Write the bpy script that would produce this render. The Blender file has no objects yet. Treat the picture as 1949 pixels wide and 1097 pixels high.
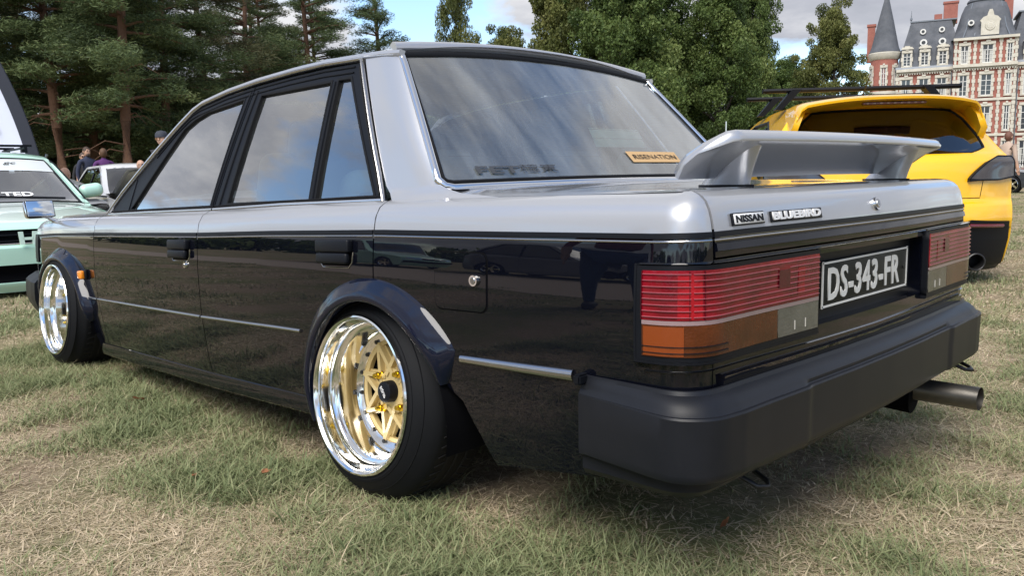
import bpy, bmesh, math, random
import numpy as np
from mathutils import Vector, Matrix, Euler
from mathutils.geometry import tessellate_polygon
R_ = math.radians
PI = math.pi
random.seed(7); RNG = np.random.default_rng(7)
scene = bpy.context.scene
COL = scene.collection

# ------------------------------------------------------------------ camera
cam_d = bpy.data.cameras.new("camera"); cam = bpy.data.objects.new("camera", cam_d); COL.objects.link(cam)
cam_d.sensor_width = 36.0; cam_d.lens = 36.0*1562.469/1949.0
cam_d.clip_start = 0.05; cam_d.clip_end = 2000
_f = Vector((0.70520681,-0.69611582,-0.13455897)); _r = Vector((-0.70418738,-0.70976769,-0.01870721)); _u = Vector((0.08248322,-0.10794718,0.99072899))
_m = Matrix((( _r[0],_u[0],-_f[0]),(_r[1],_u[1],-_f[1]),(_r[2],_u[2],-_f[2]))).to_4x4()
_m.translation = Vector((-1.8716952,2.08519006,0.88817613)); cam.matrix_world = _m
scene.camera = cam

# ------------------------------------------------------------------ world: broken cloud over a blue sky
SUN_EL, SUN_AZ = R_(50), R_(108)          # azimuth measured from +x towards +y (the saloon side nearest the camera)
world = bpy.data.worlds.new("World"); scene.world = world; world.use_nodes = True
wn = world.node_tree.nodes; wl = world.node_tree.links; wn.clear()
wo = wn.new('ShaderNodeOutputWorld'); wb = wn.new('ShaderNodeBackground'); wl.new(wb.outputs[0], wo.inputs[0])
sky = wn.new('ShaderNodeTexSky'); sky.sky_type = 'NISHITA'; sky.sun_disc = False
sky.sun_elevation = SUN_EL; sky.sun_rotation = PI/2 - SUN_AZ
sky.air_density = 1.0; sky.dust_density = 0.3; sky.ozone_density = 3.0
wb.inputs[1].default_value = 0.12
tc = wn.new('ShaderNodeTexCoord'); sep = wn.new('ShaderNodeSeparateXYZ'); wl.new(tc.outputs['Generated'], sep.inputs[0])
def wmath(op, a, b=None, c=None):
    n = wn.new('ShaderNodeMath'); n.operation = op
    for i, v in enumerate((a, b, c)):
        if v is None: continue
        if isinstance(v, (int, float)): n.inputs[i].default_value = v
        else: wl.new(v, n.inputs[i])
    return n.outputs[0]
zc = wmath('ADD', wmath('MAXIMUM', sep.outputs[2], 0.0), 0.27)
comb = wn.new('ShaderNodeCombineXYZ')
wl.new(wmath('DIVIDE', sep.outputs[0], zc), comb.inputs[0]); wl.new(wmath('DIVIDE', sep.outputs[1], zc), comb.inputs[1]); comb.inputs[2].default_value = 3.1
def wnoise(scale, detail, rough, dist, off=0.0):
    n = wn.new('ShaderNodeTexNoise'); n.inputs['Scale'].default_value = scale; n.inputs['Detail'].default_value = detail
    n.inputs['Roughness'].default_value = rough; n.inputs['Distortion'].default_value = dist
    mp = wn.new('ShaderNodeVectorMath'); mp.operation = 'ADD'; wl.new(comb.outputs[0], mp.inputs[0]); mp.inputs[1].default_value = (off, off*.7, off*.3)
    wl.new(mp.outputs[0], n.inputs['Vector']); return n.outputs['Fac']
def wramp(fac, stops):
    r = wn.new('ShaderNodeValToRGB'); wl.new(fac, r.inputs[0]); e = r.color_ramp.elements
    while len(e) < len(stops): e.new(.5)
    for q, (p, c) in zip(e, stops): q.position = p; q.color = (*c, 1)
    return r.outputs[0]
cover = wnoise(1.0, 9, 0.56, 0.15, 49.7)
bright = wnoise(1.1, 8, 0.6, 0.35, 9.3)
mask = wramp(cover, [(0.435, (0, 0, 0)), (0.50, (1, 1, 1))])
ccol = wramp(bright, [(0.34, (1.6, 1.7, 1.98)), (0.49, (2.2, 2.28, 2.55)), (0.62, (3.5, 3.52, 3.62))])
mx = wn.new('ShaderNodeMix'); mx.data_type = 'RGBA'; wl.new(mask, mx.inputs[0]); wl.new(sky.outputs[0], mx.inputs[6]); wl.new(ccol, mx.inputs[7])
wl.new(mx.outputs[2], wb.inputs[0])

sun_d = bpy.data.lights.new("sun", 'SUN'); sun_d.energy = 2.5; sun_d.angle = R_(42); sun_d.color = (1.0, 0.95, 0.87)
sun = bpy.data.objects.new("sun", sun_d); COL.objects.link(sun)
_sd = Vector((math.cos(SUN_EL)*math.cos(SUN_AZ), math.cos(SUN_EL)*math.sin(SUN_AZ), math.sin(SUN_EL)))
sun.rotation_euler = _sd.to_track_quat('Z', 'Y').to_euler()
scene.view_settings.view_transform = 'Standard'; scene.view_settings.look = 'None'
scene.view_settings.gamma = 1.0; scene.view_settings.use_curve_mapping = False
scene.view_settings.exposure = 1.05
scene.cycles.max_bounces = 10; scene.cycles.transparent_max_bounces = 24
# ------------------------------------------------------------------ materials
def mat(name, color=(.5,.5,.5), rough=.5, metal=0.0, coat=0.0, coat_rough=.03, spec=.5, emit=None, estr=0, trans=0, ior=1.5, noise=None, bump=None, sheen=0):
    m = bpy.data.materials.new(name); m.use_nodes = True; n = m.node_tree.nodes; l = m.node_tree.links
    b = n['Principled BSDF']; b.inputs['Base Color'].default_value = (*color, 1); b.inputs['Roughness'].default_value = rough
    b.inputs['Metallic'].default_value = metal; b.inputs['Coat Weight'].default_value = coat; b.inputs['Coat Roughness'].default_value = coat_rough
    b.inputs['Specular IOR Level'].default_value = spec; b.inputs['Transmission Weight'].default_value = trans; b.inputs['IOR'].default_value = ior
    b.inputs['Sheen Weight'].default_value = sheen
    if emit: b.inputs['Emission Color'].default_value = (*emit, 1); b.inputs['Emission Strength'].default_value = estr
    if noise:   # (scale, amount, second colour)
        t = n.new('ShaderNodeTexCoord'); q = n.new('ShaderNodeTexNoise'); q.inputs['Scale'].default_value = noise[0]; q.inputs['Detail'].default_value = 8; q.inputs['Roughness'].default_value = .65
        l.new(t.outputs['Object'], q.inputs['Vector']); r = n.new('ShaderNodeValToRGB'); l.new(q.outputs['Fac'], r.inputs[0])
        r.color_ramp.elements[0].position = .5-noise[1]; r.color_ramp.elements[1].position = .5+noise[1]
        r.color_ramp.elements[0].color = (*color, 1); r.color_ramp.elements[1].color = (*noise[2], 1); l.new(r.outputs[0], b.inputs['Base Color'])
    if bump:    # (scale, strength, distance)
        t = n.new('ShaderNodeTexCoord'); q = n.new('ShaderNodeTexNoise'); q.inputs['Scale'].default_value = bump[0]; q.inputs['Detail'].default_value = 6
        l.new(t.outputs['Object'], q.inputs['Vector']); bp = n.new('ShaderNodeBump'); bp.inputs['Strength'].default_value = bump[1]; bp.inputs['Distance'].default_value = bump[2]
        l.new(q.outputs['Fac'], bp.inputs['Height']); l.new(bp.outputs[0], b.inputs['Normal']); l.new(bp.outputs[0], b.inputs['Coat Normal'])
    return m
def glass_mat(name, tint=(.55,.62,.60), ior=1.6, rough=0.0, film=0.0, gain=1.4):
    m = bpy.data.materials.new(name); m.use_nodes = True; n = m.node_tree.nodes; l = m.node_tree.links; n.clear()
    o = n.new('ShaderNodeOutputMaterial'); t = n.new('ShaderNodeBsdfTransparent'); t.inputs[0].default_value = (*tint, 1)
    g = n.new('ShaderNodeBsdfGlossy'); g.inputs['Roughness'].default_value = rough; g.inputs[0].default_value = (1, 1, 1, 1)
    fr = n.new('ShaderNodeFresnel'); fr.inputs[0].default_value = ior
    geo = n.new('ShaderNodeNewGeometry')
    mul = n.new('ShaderNodeMath'); mul.operation = 'MULTIPLY'; mul.inputs[1].default_value = gain; mul.use_clamp = True; l.new(fr.outputs[0], mul.inputs[0])
    s = n.new('ShaderNodeMixShader'); l.new(mul.outputs[0], s.inputs[0]); l.new(t.outputs[0], s.inputs[1]); l.new(g.outputs[0], s.inputs[2])
    if film:   # a thin film of dust with wiped streaks
        d = n.new('ShaderNodeBsdfDiffuse'); d.inputs[0].default_value = (.62,.66,.68,1); t2 = n.new('ShaderNodeTexCoord'); mp = n.new('ShaderNodeMapping'); mp.inputs['Scale'].default_value = (1.2,4.5,1.0); mp.inputs['Rotation'].default_value = (.5,0,0)
        q = n.new('ShaderNodeTexNoise'); q.inputs['Scale'].default_value = 1.6; q.inputs['Detail'].default_value = 7; q.inputs['Roughness'].default_value = .6; l.new(t2.outputs['Object'], mp.inputs[0]); l.new(mp.outputs[0], q.inputs['Vector'])
        mr = n.new('ShaderNodeMapRange'); mr.inputs[1].default_value = .38; mr.inputs[2].default_value = .72; mr.inputs[3].default_value = film*.45; mr.inputs[4].default_value = film*2.1; l.new(q.outputs['Fac'], mr.inputs[0])
        s2 = n.new('ShaderNodeMixShader'); l.new(mr.outputs[0], s2.inputs[0]); l.new(s.outputs[0], s2.inputs[1]); l.new(d.outputs[0], s2.inputs[2]); l.new(s2.outputs[0], o.inputs[0]); return m
    l.new(s.outputs[0], o.inputs[0]); return m
M = {}
M['silver'] = mat('silver_paint', (.40,.41,.44), .30, .45, 1.0, .05, bump=(1.8,.12,.002))
M['black'] = mat('black_paint', (.0025,.003,.006), .5, 0, 1.0, .012, spec=.0, bump=(1.7,.16,.002))
M['navy'] = mat('navy_paint', (.003,.005,.016), .5, 0, .85, .035, spec=.05, bump=(6,.2,.003))
M['chrome'] = mat('chrome', (.78,.78,.79), .09, 1.0)
M['polish'] = mat('polished_alloy', (.90,.89,.86), .085, 1.0)
M['dullchrome'] = mat('dull_bright_trim', (.45,.45,.46), .22, 1.0)
M['trim'] = mat('black_trim', (.005,.006,.009), .45, 0, 0, .1, spec=.18)
M['rubber'] = mat('rubber', (.007,.0075,.009), .6, spec=.15, bump=(160,.12,.002))
M['plastic'] = mat('bumper_plastic', (.007,.008,.011), .42, spec=.25, noise=(14,.35,(.011,.012,.016)), bump=(420,.05,.001))
M['dark'] = mat('underside_dark', (.004,.004,.005), .9, spec=.05)
M['gold'] = mat('gold_spoke_paint', (.55,.42,.19), .42, .1, .5, .1)
M['nut'] = mat('gold_nut', (.80,.58,.08), .18, 1.0)
M['bolt'] = mat('dark_bolt', (.03,.03,.032), .4, .5)
M['glass'] = glass_mat('car_glass', (.66,.74,.72), 1.62, film=.012, gain=3.2)
M['glass_rear'] = glass_mat('rear_glass', (.72,.80,.79), 1.75, film=.10, gain=1.9)
M['glass_dark'] = glass_mat('privacy_glass', (.014,.016,.018), 1.6, gain=2.0)
M['mirror'] = mat('mirror_glass', (.75,.78,.80), .02, 1.0)
M['amber'] = mat('amber_lens', (.85,.26,.015), .15, 0, .8, .03)
M['white'] = mat('white_enamel', (.80,.80,.80), .35)
M['plate'] = mat('plate_black', (.008,.010,.009), .5, 0, 0, spec=.2)
M['platetxt'] = mat('plate_silver', (.62,.62,.60), .45, 0)
M['badge'] = mat('badge_face', (.66,.66,.67), .3, 0)
M['seat'] = mat('seat_cloth', (.16,.205,.21), .9, bump=(60,.2,.005))
M['interior'] = mat('interior_plastic', (.05,.058,.062), .7)
M['tan'] = mat('tan_rim', (.33,.20,.09), .5)
M['exhaust'] = mat('exhaust_steel', (.20,.185,.165), .34, .9, noise=(9,.3,(.12,.115,.105)))
M['skin'] = mat('skin', (.48,.27,.19), .55)
M['concrete_white'] = mat('white_paper', (.75,.76,.78), .7)

# ------------------------------------------------------------------ object helpers
def link(o, parent=None):
    COL.objects.link(o)
    if parent is not None: o.parent = parent
    return o
def mesh_obj(name, verts, faces, m, parent=None, smooth=False, normals=None, midx=None, sharp=None):
    me = bpy.data.meshes.new(name); me.from_pydata([tuple(map(float, v)) for v in verts], [], faces)
    for k in (m if isinstance(m, (list, tuple)) else [m]): me.materials.append(k)
    if midx is not None: me.polygons.foreach_set('material_index', midx)
    me.polygons.foreach_set('use_smooth', [bool(smooth) or normals is not None]*len(me.polygons))
    me.update()
    if normals is not None: me.normals_split_custom_set_from_vertices([tuple(map(float, x)) for x in normals])
    elif smooth and sharp is not None: me.set_sharp_from_angle(angle=R_(sharp))
    return link(bpy.data.objects.new(name, me), parent)
def thing(name, label, cat, loc=(0,0,0), rz=0.0, group=None):
    o = bpy.data.objects.new(name, None); COL.objects.link(o); o.location = loc; o.rotation_euler = (0,0,rz); o.empty_display_size = .2
    return tag(o, label, cat, group)
def tag(o, label=None, cat=None, group=None, kind=None):
    if label: o['label'] = label
    if cat: o['category'] = cat
    if group: o['group'] = group
    if kind: o['kind'] = kind
    return o
def part(name, parent, loc=(0,0,0), rot=(0,0,0)):
    o = bpy.data.objects.new(name, None); link(o, parent); o.location = loc; o.rotation_euler = rot; o.empty_display_size = .1; return o
class MB:
    """collects simple solids for one mesh"""
    def __init__(s): s.v = []; s.f = []; s.mi = []; s.cur = 0
    def add(s, v, f):
        k = len(s.v); s.v += [tuple(x) for x in v]; s.f += [tuple(i+k for i in q) for q in f]; s.mi += [s.cur]*len(f); return s
    def box(s, c, d, rot=None, taper=1.0):
        x, y, z = (q/2 for q in d); v = [Vector((i*x*(taper if k>0 else 1), j*y*(taper if k>0 else 1), k*z)) for k in (-1,1) for j in (-1,1) for i in (-1,1)]
        if rot is not None: v = [rot @ q for q in v]
        return s.add([q+Vector(c) for q in v], [(0,2,3,1),(4,5,7,6),(0,1,5,4),(2,6,7,3),(0,4,6,2),(1,3,7,5)])
    def cyl(s, a, b, r0, r1=None, n=16, cap=True):
        a = Vector(a); b = Vector(b); r1 = r0 if r1 is None else r1; q = (b-a).to_track_quat('Z','Y'); v = []; f = []
        for p, r in ((a, r0), (b, r1)):
            for i in range(n): v.append(p + q @ Vector((r*math.cos(2*PI*i/n), r*math.sin(2*PI*i/n), 0)))
        for i in range(n): f.append((i, (i+1)%n, n+(i+1)%n, n+i))
        if cap: f += [tuple(range(n-1,-1,-1)), tuple(range(n, 2*n))]
        return s.add(v, f)
    def tube(s, pts, r, n=8, closed=False):
        pts = [Vector(p) for p in pts]; k = len(pts); v = []; f = []; rr = r if isinstance(r, (list, tuple)) else [r]*k
        for i, p in enumerate(pts):
            d = (pts[(i+1)%k]-pts[i-1]) if closed else (pts[min(i+1,k-1)]-pts[max(i-1,0)])
            q = d.to_track_quat('Z','Y')
            for j in range(n): v.append(p + q @ Vector((rr[i]*math.cos(2*PI*j/n), rr[i]*math.sin(2*PI*j/n), 0)))
        for i in range(k if closed else k-1):
            for j in range(n): f.append((i*n+j, i*n+(j+1)%n, ((i+1)%k)*n+(j+1)%n, ((i+1)%k)*n+j))
        if not closed: f += [tuple(range(n-1,-1,-1)), tuple((k-1)*n+j for j in range(n))]
        return s.add(v, f)
    def lathe(s, prof, n=64, axis='Y', closed=False):
        """prof: (radius, along) pairs; axis Y"""
        v = []; f = []; k = len(prof)
        for i in range(n):
            a = 2*PI*i/n
            for r, h in prof: v.append((r*math.cos(a), h, r*math.sin(a)) if axis == 'Y' else (r*math.cos(a), r*math.sin(a), h))
        for i in range(n):
            for j in range(k if closed else k-1): f.append((i*k+j, i*k+(j+1)%k, ((i+1)%n)*k+(j+1)%k, ((i+1)%n)*k+j))
        return s.add(v, f)
    def prism(s, poly, a, b):
        """poly 2-D list, maps via a(x,y), b(x,y) -> 3-D front and back"""
        n = len(poly); v = [a(*p) for p in poly]+[b(*p) for p in poly]
        f = [tuple(range(n)), tuple(range(2*n-1, n-1, -1))]+[(i, n+i, n+(i+1)%n, (i+1)%n) for i in range(n)]
        return s.add(v, f)
    def build(s, name, m, parent=None, smooth=False, sharp=35, bevel=None):
        o = mesh_obj(name, s.v, s.f, m, parent, smooth, None, s.mi if s.cur or any(s.mi) else None, sharp)
        bm = bmesh.new(); bm.from_mesh(o.data); bmesh.ops.recalc_face_normals(bm, faces=bm.faces)
        if bevel: bmesh.ops.bevel(bm, geom=bm.edges[:], offset=bevel, segments=2, affect='EDGES', clamp_overlap=True)
        bm.to_mesh(o.data); bm.free()
        if smooth: o.data.set_sharp_from_angle(angle=R_(sharp))
        return o
def nrm(a):
    l = math.sqrt(a[0]*a[0]+a[1]*a[1]+a[2]*a[2]); return a/l if l > 1e-12 else a
def snormal(Sf, u, v, flip=1, h=2e-3, hu=7e-3):
    a = Sf(u+hu, v)-Sf(u-hu, v); b = Sf(u, v+h)-Sf(u, v-h); return nrm(np.cross(a, b))*flip
def cut_tris(polys, axis, step):
    """slice convex 2-D polygons by the lines coordinate = k*step"""
    out = []
    for p in polys:
        lo = min(q[axis] for q in p); hi = max(q[axis] for q in p); k = math.floor(lo/step+1e-6)+1; rest = p
        while k*step < hi-1e-7 and len(rest) > 2:
            c = k*step; a = []; b = []; n = len(rest)
            for i in range(n):
                P, Q = rest[i], rest[(i+1)%n]; dp, dq = P[axis]-c, Q[axis]-c
                if dp <= 0: a.append(P)
                if dp >= 0: b.append(P)
                if dp*dq < 0:
                    t = dp/(dp-dq); X = (P[0]+(Q[0]-P[0])*t, P[1]+(Q[1]-P[1])*t); a.append(X); b.append(X)
            if len(a) > 2: out.append(a)
            rest = b; k += 1
        if len(rest) > 2: out.append(rest)
    return out
def dens(loop, step):
    o = []; n = len(loop)
    for i in range(n):
        a, b = loop[i], loop[(i+1)%n]; k = max(1, int(math.ceil(math.hypot(b[0]-a[0], b[1]-a[1])/step)))
        for j in range(k): o.append((a[0]+(b[0]-a[0])*j/k, a[1]+(b[1]-a[1])*j/k))
    return o
def panel(name, loops, Sf, m, parent=None, du=.04, dv=.03, depth=.012, flip=1, mfun=None, lift=0.0, edge=True, r=.0022):
    """skin panel: a 2-D outline (with holes) on the surface Sf(u,v), with rolled edges"""
    if not isinstance(loops[0][0], (list, tuple)): loops = [loops]
    step = min(du, dv)
    loops = [dens([tuple(map(float, p)) for p in L], step) for L in loops]
    tr = tessellate_polygon([[Vector((p[0], p[1], 0)) for p in L] for L in loops]); flat = [p for L in loops for p in L]
    polys = [[flat[i] for i in t] for t in tr]
    polys = cut_tris(cut_tris(polys, 0, du), 1, dv)
    idx = {}; uv = []; faces = []; mi = []
    for p in polys:
        ar = sum(p[i][0]*p[(i+1)%len(p)][1]-p[(i+1)%len(p)][0]*p[i][1] for i in range(len(p)))
        if abs(ar) < 1e-9: continue
        if ar < 0: p = p[::-1]
        f = []
        for q in p:
            k = (round(q[0], 5), round(q[1], 5))
            if k not in idx: idx[k] = len(uv); uv.append(q)
            if not f or f[-1] != idx[k]: f.append(idx[k])
        if f[0] == f[-1]: f.pop()
        if len(f) < 3 or len(set(f)) < len(f): continue
        faces.append(tuple(f if flip > 0 else f[::-1]))
        if mfun: mi.append(mfun(sum(q[0] for q in p)/len(p), sum(q[1] for q in p)/len(p)))
        else: mi.append(0)
    N = [snormal(Sf, u, v, flip) for u, v in uv]; V = [Sf(u, v)+n*lift for (u, v), n in zip(uv, N)]
    if edge and depth > 0:
        for L in loops:
            ar = sum(L[i][0]*L[(i+1)%len(L)][1]-L[(i+1)%len(L)][0]*L[i][1] for i in range(len(L)))
            base = len(V); n = len(L); outer = (L is loops[0])
            for i, (u, v) in enumerate(L):
                P = Sf(u, v); nn = snormal(Sf, u, v, flip); a = Sf(*L[(i+1)%n])-Sf(*L[i-1]); o = nrm(np.cross(a, nn))
                if (ar > 0) != outer: o = -o
                if flip < 0: o = -o
                V += [P+nn*lift, P+nn*lift-nn*depth]; N += [o, o]
            for i in range(n):
                j = (i+1) % n; q = (base+2*i, base+2*i+1, base+2*j+1, base+2*j)
                faces.append(q); mi.append(mfun(L[i][0], L[i][1]) if mfun else 0)
    Va = [np.asarray(p) for p in V]
    for k, f in enumerate(faces):
        g = np.cross(Va[f[2]]-Va[f[0]], Va[f[-1]]-Va[f[1]] if len(f) > 3 else Va[f[2]]-Va[f[1]])
        if len(f) == 3: g = np.cross(Va[f[1]]-Va[f[0]], Va[f[2]]-Va[f[0]])
        if float(np.dot(g, sum(N[i] for i in f))) < 0: faces[k] = f[::-1]
    return mesh_obj(name, V, faces, m, parent, True, N, mi)
def strip(name, path, Sf, prof, m, parent=None, closed=False, flip=1, step=.03, smooth=True, sharp=40, taper=None, mesh=True, side=1):
    """trim strip: 2-D path on Sf, profile of (across, out) offsets in the surface frame"""
    P = [tuple(p) for p in path]; o = []; n = len(P)
    for i in range(n if closed else n-1):
        a, b = P[i], P[(i+1)%n]; k = max(1, int(math.ceil(math.hypot(b[0]-a[0], b[1]-a[1])/step)))
        for j in range(k): o.append((a[0]+(b[0]-a[0])*j/k, a[1]+(b[1]-a[1])*j/k))
    if not closed: o.append(P[-1])
    n = len(o); V = []; F = []; k = len(prof); pts = [Sf(*q) for q in o]
    for i in range(n):
        a = pts[(i+1)%n]-pts[i-1] if closed else pts[min(i+1,n-1)]-pts[max(i-1,0)]
        nn = snormal(Sf, *o[i], flip); t = nrm(a-nn*np.dot(a, nn)); c = np.cross(nn, t)*side
        # mitre
        if closed or 0 < i < n-1:
            d1 = nrm(pts[i]-pts[i-1]); d2 = nrm(pts[(i+1)%n]-pts[i]); ml = 1/max(.5, math.sqrt(max(0, (1+float(np.dot(d1, d2)))/2)))
        else: ml = 1
        sc = taper(i/(n-1)) if taper else 1
        for (x, y) in prof: V.append(pts[i]+c*x*ml*sc+nn*y*sc)
    for i in range(n if closed else n-1):
        for j in range(k-1):
            F.append((i*k+j, i*k+j+1, ((i+1)%n)*k+j+1, ((i+1)%n)*k+j))
        F.append((i*k+k-1, i*k, ((i+1)%n)*k, ((i+1)%n)*k+k-1))
    if not closed: F += [tuple(range(k)), tuple((n-1)*k+j for j in range(k-1, -1, -1))]
    mb = MB(); mb.add(V, F)
    return mb.build(name, m, parent, smooth, sharp) if mesh else mb
def half_round(w, h, n=6, base=-.004):
    return [(-w/2, base)]+[(-w/2*math.cos(PI*i/n), h*math.sin(PI*i/n)) for i in range(0, n+1)]+[(w/2, base)]
def rect_prof(w, h, base=-.004): return [(-w/2, base), (-w/2, h*.7), (-w/2+min(w,h)*.25, h), (w/2-min(w,h)*.25, h), (w/2, h*.7), (w/2, base)]
def grid_surf(name, Sf, us, vs, m, parent=None, flip=1, thick=0.0):
    V = []; N = []; F = []
    for u in us:
        for v in vs: V.append(Sf(u, v)); N.append(snormal(Sf, u, v, flip))
    k = len(vs)
    for i in range(len(us)-1):
        for j in range(k-1):
            f = (i*k+j, (i+1)*k+j, (i+1)*k+j+1, i*k+j+1); g = np.cross(V[f[2]]-V[f[0]], V[f[3]]-V[f[1]])
            F.append(f if float(np.dot(g, N[f[0]]+N[f[2]])) > 0 else f[::-1])
    return mesh_obj(name, V, F, m, parent, True, N)
def rbox(name, c, d, m, parent=None, r=.02, seg=3, rot=None, smooth=True):
    bm = bmesh.new(); bmesh.ops.create_cube(bm, size=1.0)
    for v in bm.verts: v.co = Vector((v.co.x*d[0], v.co.y*d[1], v.co.z*d[2]))
    bmesh.ops.bevel(bm, geom=bm.edges[:], offset=min(r, min(d)*.49), segments=seg, affect='EDGES', profile=.5)
    if rot is not None:
        for v in bm.verts: v.co = rot @ v.co
    for v in bm.verts: v.co += Vector(c)
    me = bpy.data.meshes.new(name); bm.to_mesh(me); bm.free(); me.materials.append(m)
    me.polygons.foreach_set('use_smooth', [smooth]*len(me.polygons)); me.set_sharp_from_angle(angle=R_(50))
    return link(bpy.data.objects.new(name, me), parent)
def text_mesh(name, body, w, h, M4, m, parent=None, bold=.0, extrude=.0005, shear=0.0, res=3, spacing=1.0):
    """lettering fitted to w x h, centred on the frame M4 (x right, y up, z out)"""
    cu = bpy.data.curves.new(name, 'FONT'); cu.body = body; cu.size = 1; cu.offset = bold; cu.shear = shear; cu.resolution_u = res; cu.space_character = spacing; cu.extrude = .02
    t = bpy.data.objects.new(name, cu); COL.objects.link(t)
    me = bpy.data.meshes.new_from_object(t.evaluated_get(bpy.context.evaluated_depsgraph_get()) if False else t)
    bpy.data.objects.remove(t)
    co = np.array([v.co[:] for v in me.vertices])
    if len(co) == 0: return None
    lo, hi = co.min(0), co.max(0); sx = w/max(hi[0]-lo[0], 1e-6); sy = h/max(hi[1]-lo[1], 1e-6)
    for v, q in zip(me.vertices, co):
        v.co = M4 @ Vector(((q[0]-(lo[0]+hi[0])/2)*sx, (q[1]-(lo[1]+hi[1])/2)*sy, q[2]/.02*extrude))
    me.name = name; me.materials.clear(); me.materials.append(m)
    return link(bpy.data.objects.new(name, me), parent)
def frame(o, x, y):
    """matrix with origin o, x axis right, y axis up (approx.), z out"""
    x = Vector(x).normalized(); y = Vector(y); z = x.cross(y).normalized(); y = z.cross(x)
    return Matrix(((x[0],y[0],z[0],o[0]),(x[1],y[1],z[1],o[1]),(x[2],y[2],z[2],o[2]),(0,0,0,1)))
# ---------- body reference surfaces (metres; x forward from the rear axle, y to the car's left, z up)
def _cr(P,n=12):
    P=[np.array(p,float) for p in P];P=[2*P[0]-P[1]]+P+[2*P[-1]-P[-2]];o=[]
    for i in range(1,len(P)-2):
        a,b,c,d=P[i-1:i+3]
        for k in range(n):
            t=k/n;o.append(.5*((2*b)+(c-a)*t+(2*a-5*b+4*c-d)*t*t+(3*b-a-3*c+d)*t**3))
    o.append(P[-2]);return np.array(o)
def _corner(c,r,a0,a1,n=9): return [(c[0]+r*math.cos(math.radians(a)),c[1]+r*math.sin(math.radians(a))) for a in np.linspace(a0,a1,n)]
_plan=[0,0,(-1.060,.0),(-1.058,.2),(-1.052,.4),(-1.043,.6),(-1.041,.69)]+_corner((-.969,.723),.072,176,95,7)+[(-.85,.800),(-.6,.815),(-.3,.829),(0,.838),(.5,.846),(1.0,.848),(1.6,.846),(2.1,.841),(2.6,.825),(3.0,.802)]+_corner((3.17,.665),.11,75,8,6)+[(3.30,.5),(3.33,.25),(3.34,0)]
_plan=[np.array(p) for p in _plan[2:]]
def _smooth(P,st=.004,sg=.013):
    P=np.array([P[0]*[1,-1] if i<0 else P[i] for i in range(len(P))]);M_=np.vstack([P[1:][::-1]*[1,-1],P])
    s=np.concatenate([[0],np.cumsum(np.hypot(*np.diff(M_,axis=0).T))]);n=int(s[-1]/st);q=np.linspace(0,s[-1],n)
    X=np.stack([np.interp(q,s,M_[:,0]),np.interp(q,s,M_[:,1])],1);k=np.exp(-.5*(np.arange(-16,17)*st/sg)**2);k/=k.sum();Y=X.copy()
    for c in (0,1): Y[16:-16,c]=np.convolve(X[:,c],k,'valid')
    i=int(np.argmin(np.abs(q-s[-1]/2)));i=min(range(i-3,i+4),key=lambda j:abs(Y[j,1]));R=Y[i:].copy();R[0,1]=0;return R
_plan=_smooth(_plan)
_ps=np.concatenate([[0],np.cumsum(np.hypot(*np.diff(_plan,axis=0).T))])
_pn=np.gradient(_plan,axis=0);_pn/=np.linalg.norm(_pn,axis=1)[:,None];_pn=np.stack([-_pn[:,1],_pn[:,0]],1)
_stx=[-1.10,-1.0,-.95,-.12,.45,.95,2.03,2.7,3.34];_stz=[.779,.777,.775,.758,.737,.714,.676,.648,.612]
_IV=[-.72,-.64,-.56,-.48,-.42,-.30,-.20,-.10,-.03,0,.03,.055,.075,.10,.14,.20,.30]
_SI=[.11,.06,.036,.022,.014,.003,0,.001,.006,.010,.016,.028,.044,.067,.106,.166,.266]
_SZ=[-.66,-.61,-.55,-.48,-.42,-.30,-.20,-.10,-.03,0,.03,.053,.067,.076,.084,.088,.090]
_RI=[.20,.115,.055,.028,.012,.0,.0,.0,.001,.003,.009,.017,.028,.049,.089,.148,.248]
_RZ=[-.66,-.61,-.55,-.48,-.42,-.30,-.20,-.10,-.03,0,.03,.053,.067,.077,.082,.086,.091]
S_CORNER=float(_ps[int(np.argmax(_plan[:,1]>.737))])
def _sec(v,T): 
    # smooth interpolation of the section tables
    i=min(max(np.searchsorted(_IV,v)-1,0),len(_IV)-2)
    def tan(j):
        if j<=0 or j>=len(_IV)-1:
            a,b=(0,1) if j<=0 else (len(_IV)-2,len(_IV)-1);return (T[b]-T[a])/(_IV[b]-_IV[a])
        return (T[j+1]-T[j-1])/(_IV[j+1]-_IV[j-1])
    h=_IV[i+1]-_IV[i];t=(v-_IV[i])/h;m0,m1=tan(i)*h,tan(i+1)*h
    if t<0 or t>1: t=min(max(t,0),1)
    return (2*t**3-3*t*t+1)*T[i]+(t**3-2*t*t+t)*m0+(-2*t**3+3*t*t)*T[i+1]+(t**3-t*t)*m1
def zs(x): return float(np.interp(x,_stx,_stz))
def plan(s):
    sg=1 if s>=0 else -1;a=abs(s)
    x=np.interp(a,_ps,_plan[:,0]);y=np.interp(a,_ps,_plan[:,1]);nx=np.interp(a,_ps,_pn[:,0]);ny=np.interp(a,_ps,_pn[:,1])
    l=math.hypot(nx,ny);return x,sg*y,-nx/l*-1*1.0 if False else nx/l,sg*ny/l
def S(s,v):
    """outer body skin: s = distance round the plan from the rear centre, v = height along the section from the stripe"""
    x,y,nx,ny=plan(s);a=abs(s)
    w=min(max((a-(S_CORNER-.08))/.16,0),1);w=w*w*(3-2*w)
    ins=(1-w)*_sec(v,_RI)+w*_sec(v,_SI);dz=(1-w)*_sec(v,_RZ)+w*_sec(v,_SZ)
    return np.array([x-nx*ins,y-ny*ins,zs(x)+dz])
def s_at_x(x): # side station from x (left side)
    i=len(_plan)*0
    m=_plan[:,1]>.7
    return float(np.interp(x,_plan[m][:,0],_ps[m]))
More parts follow.
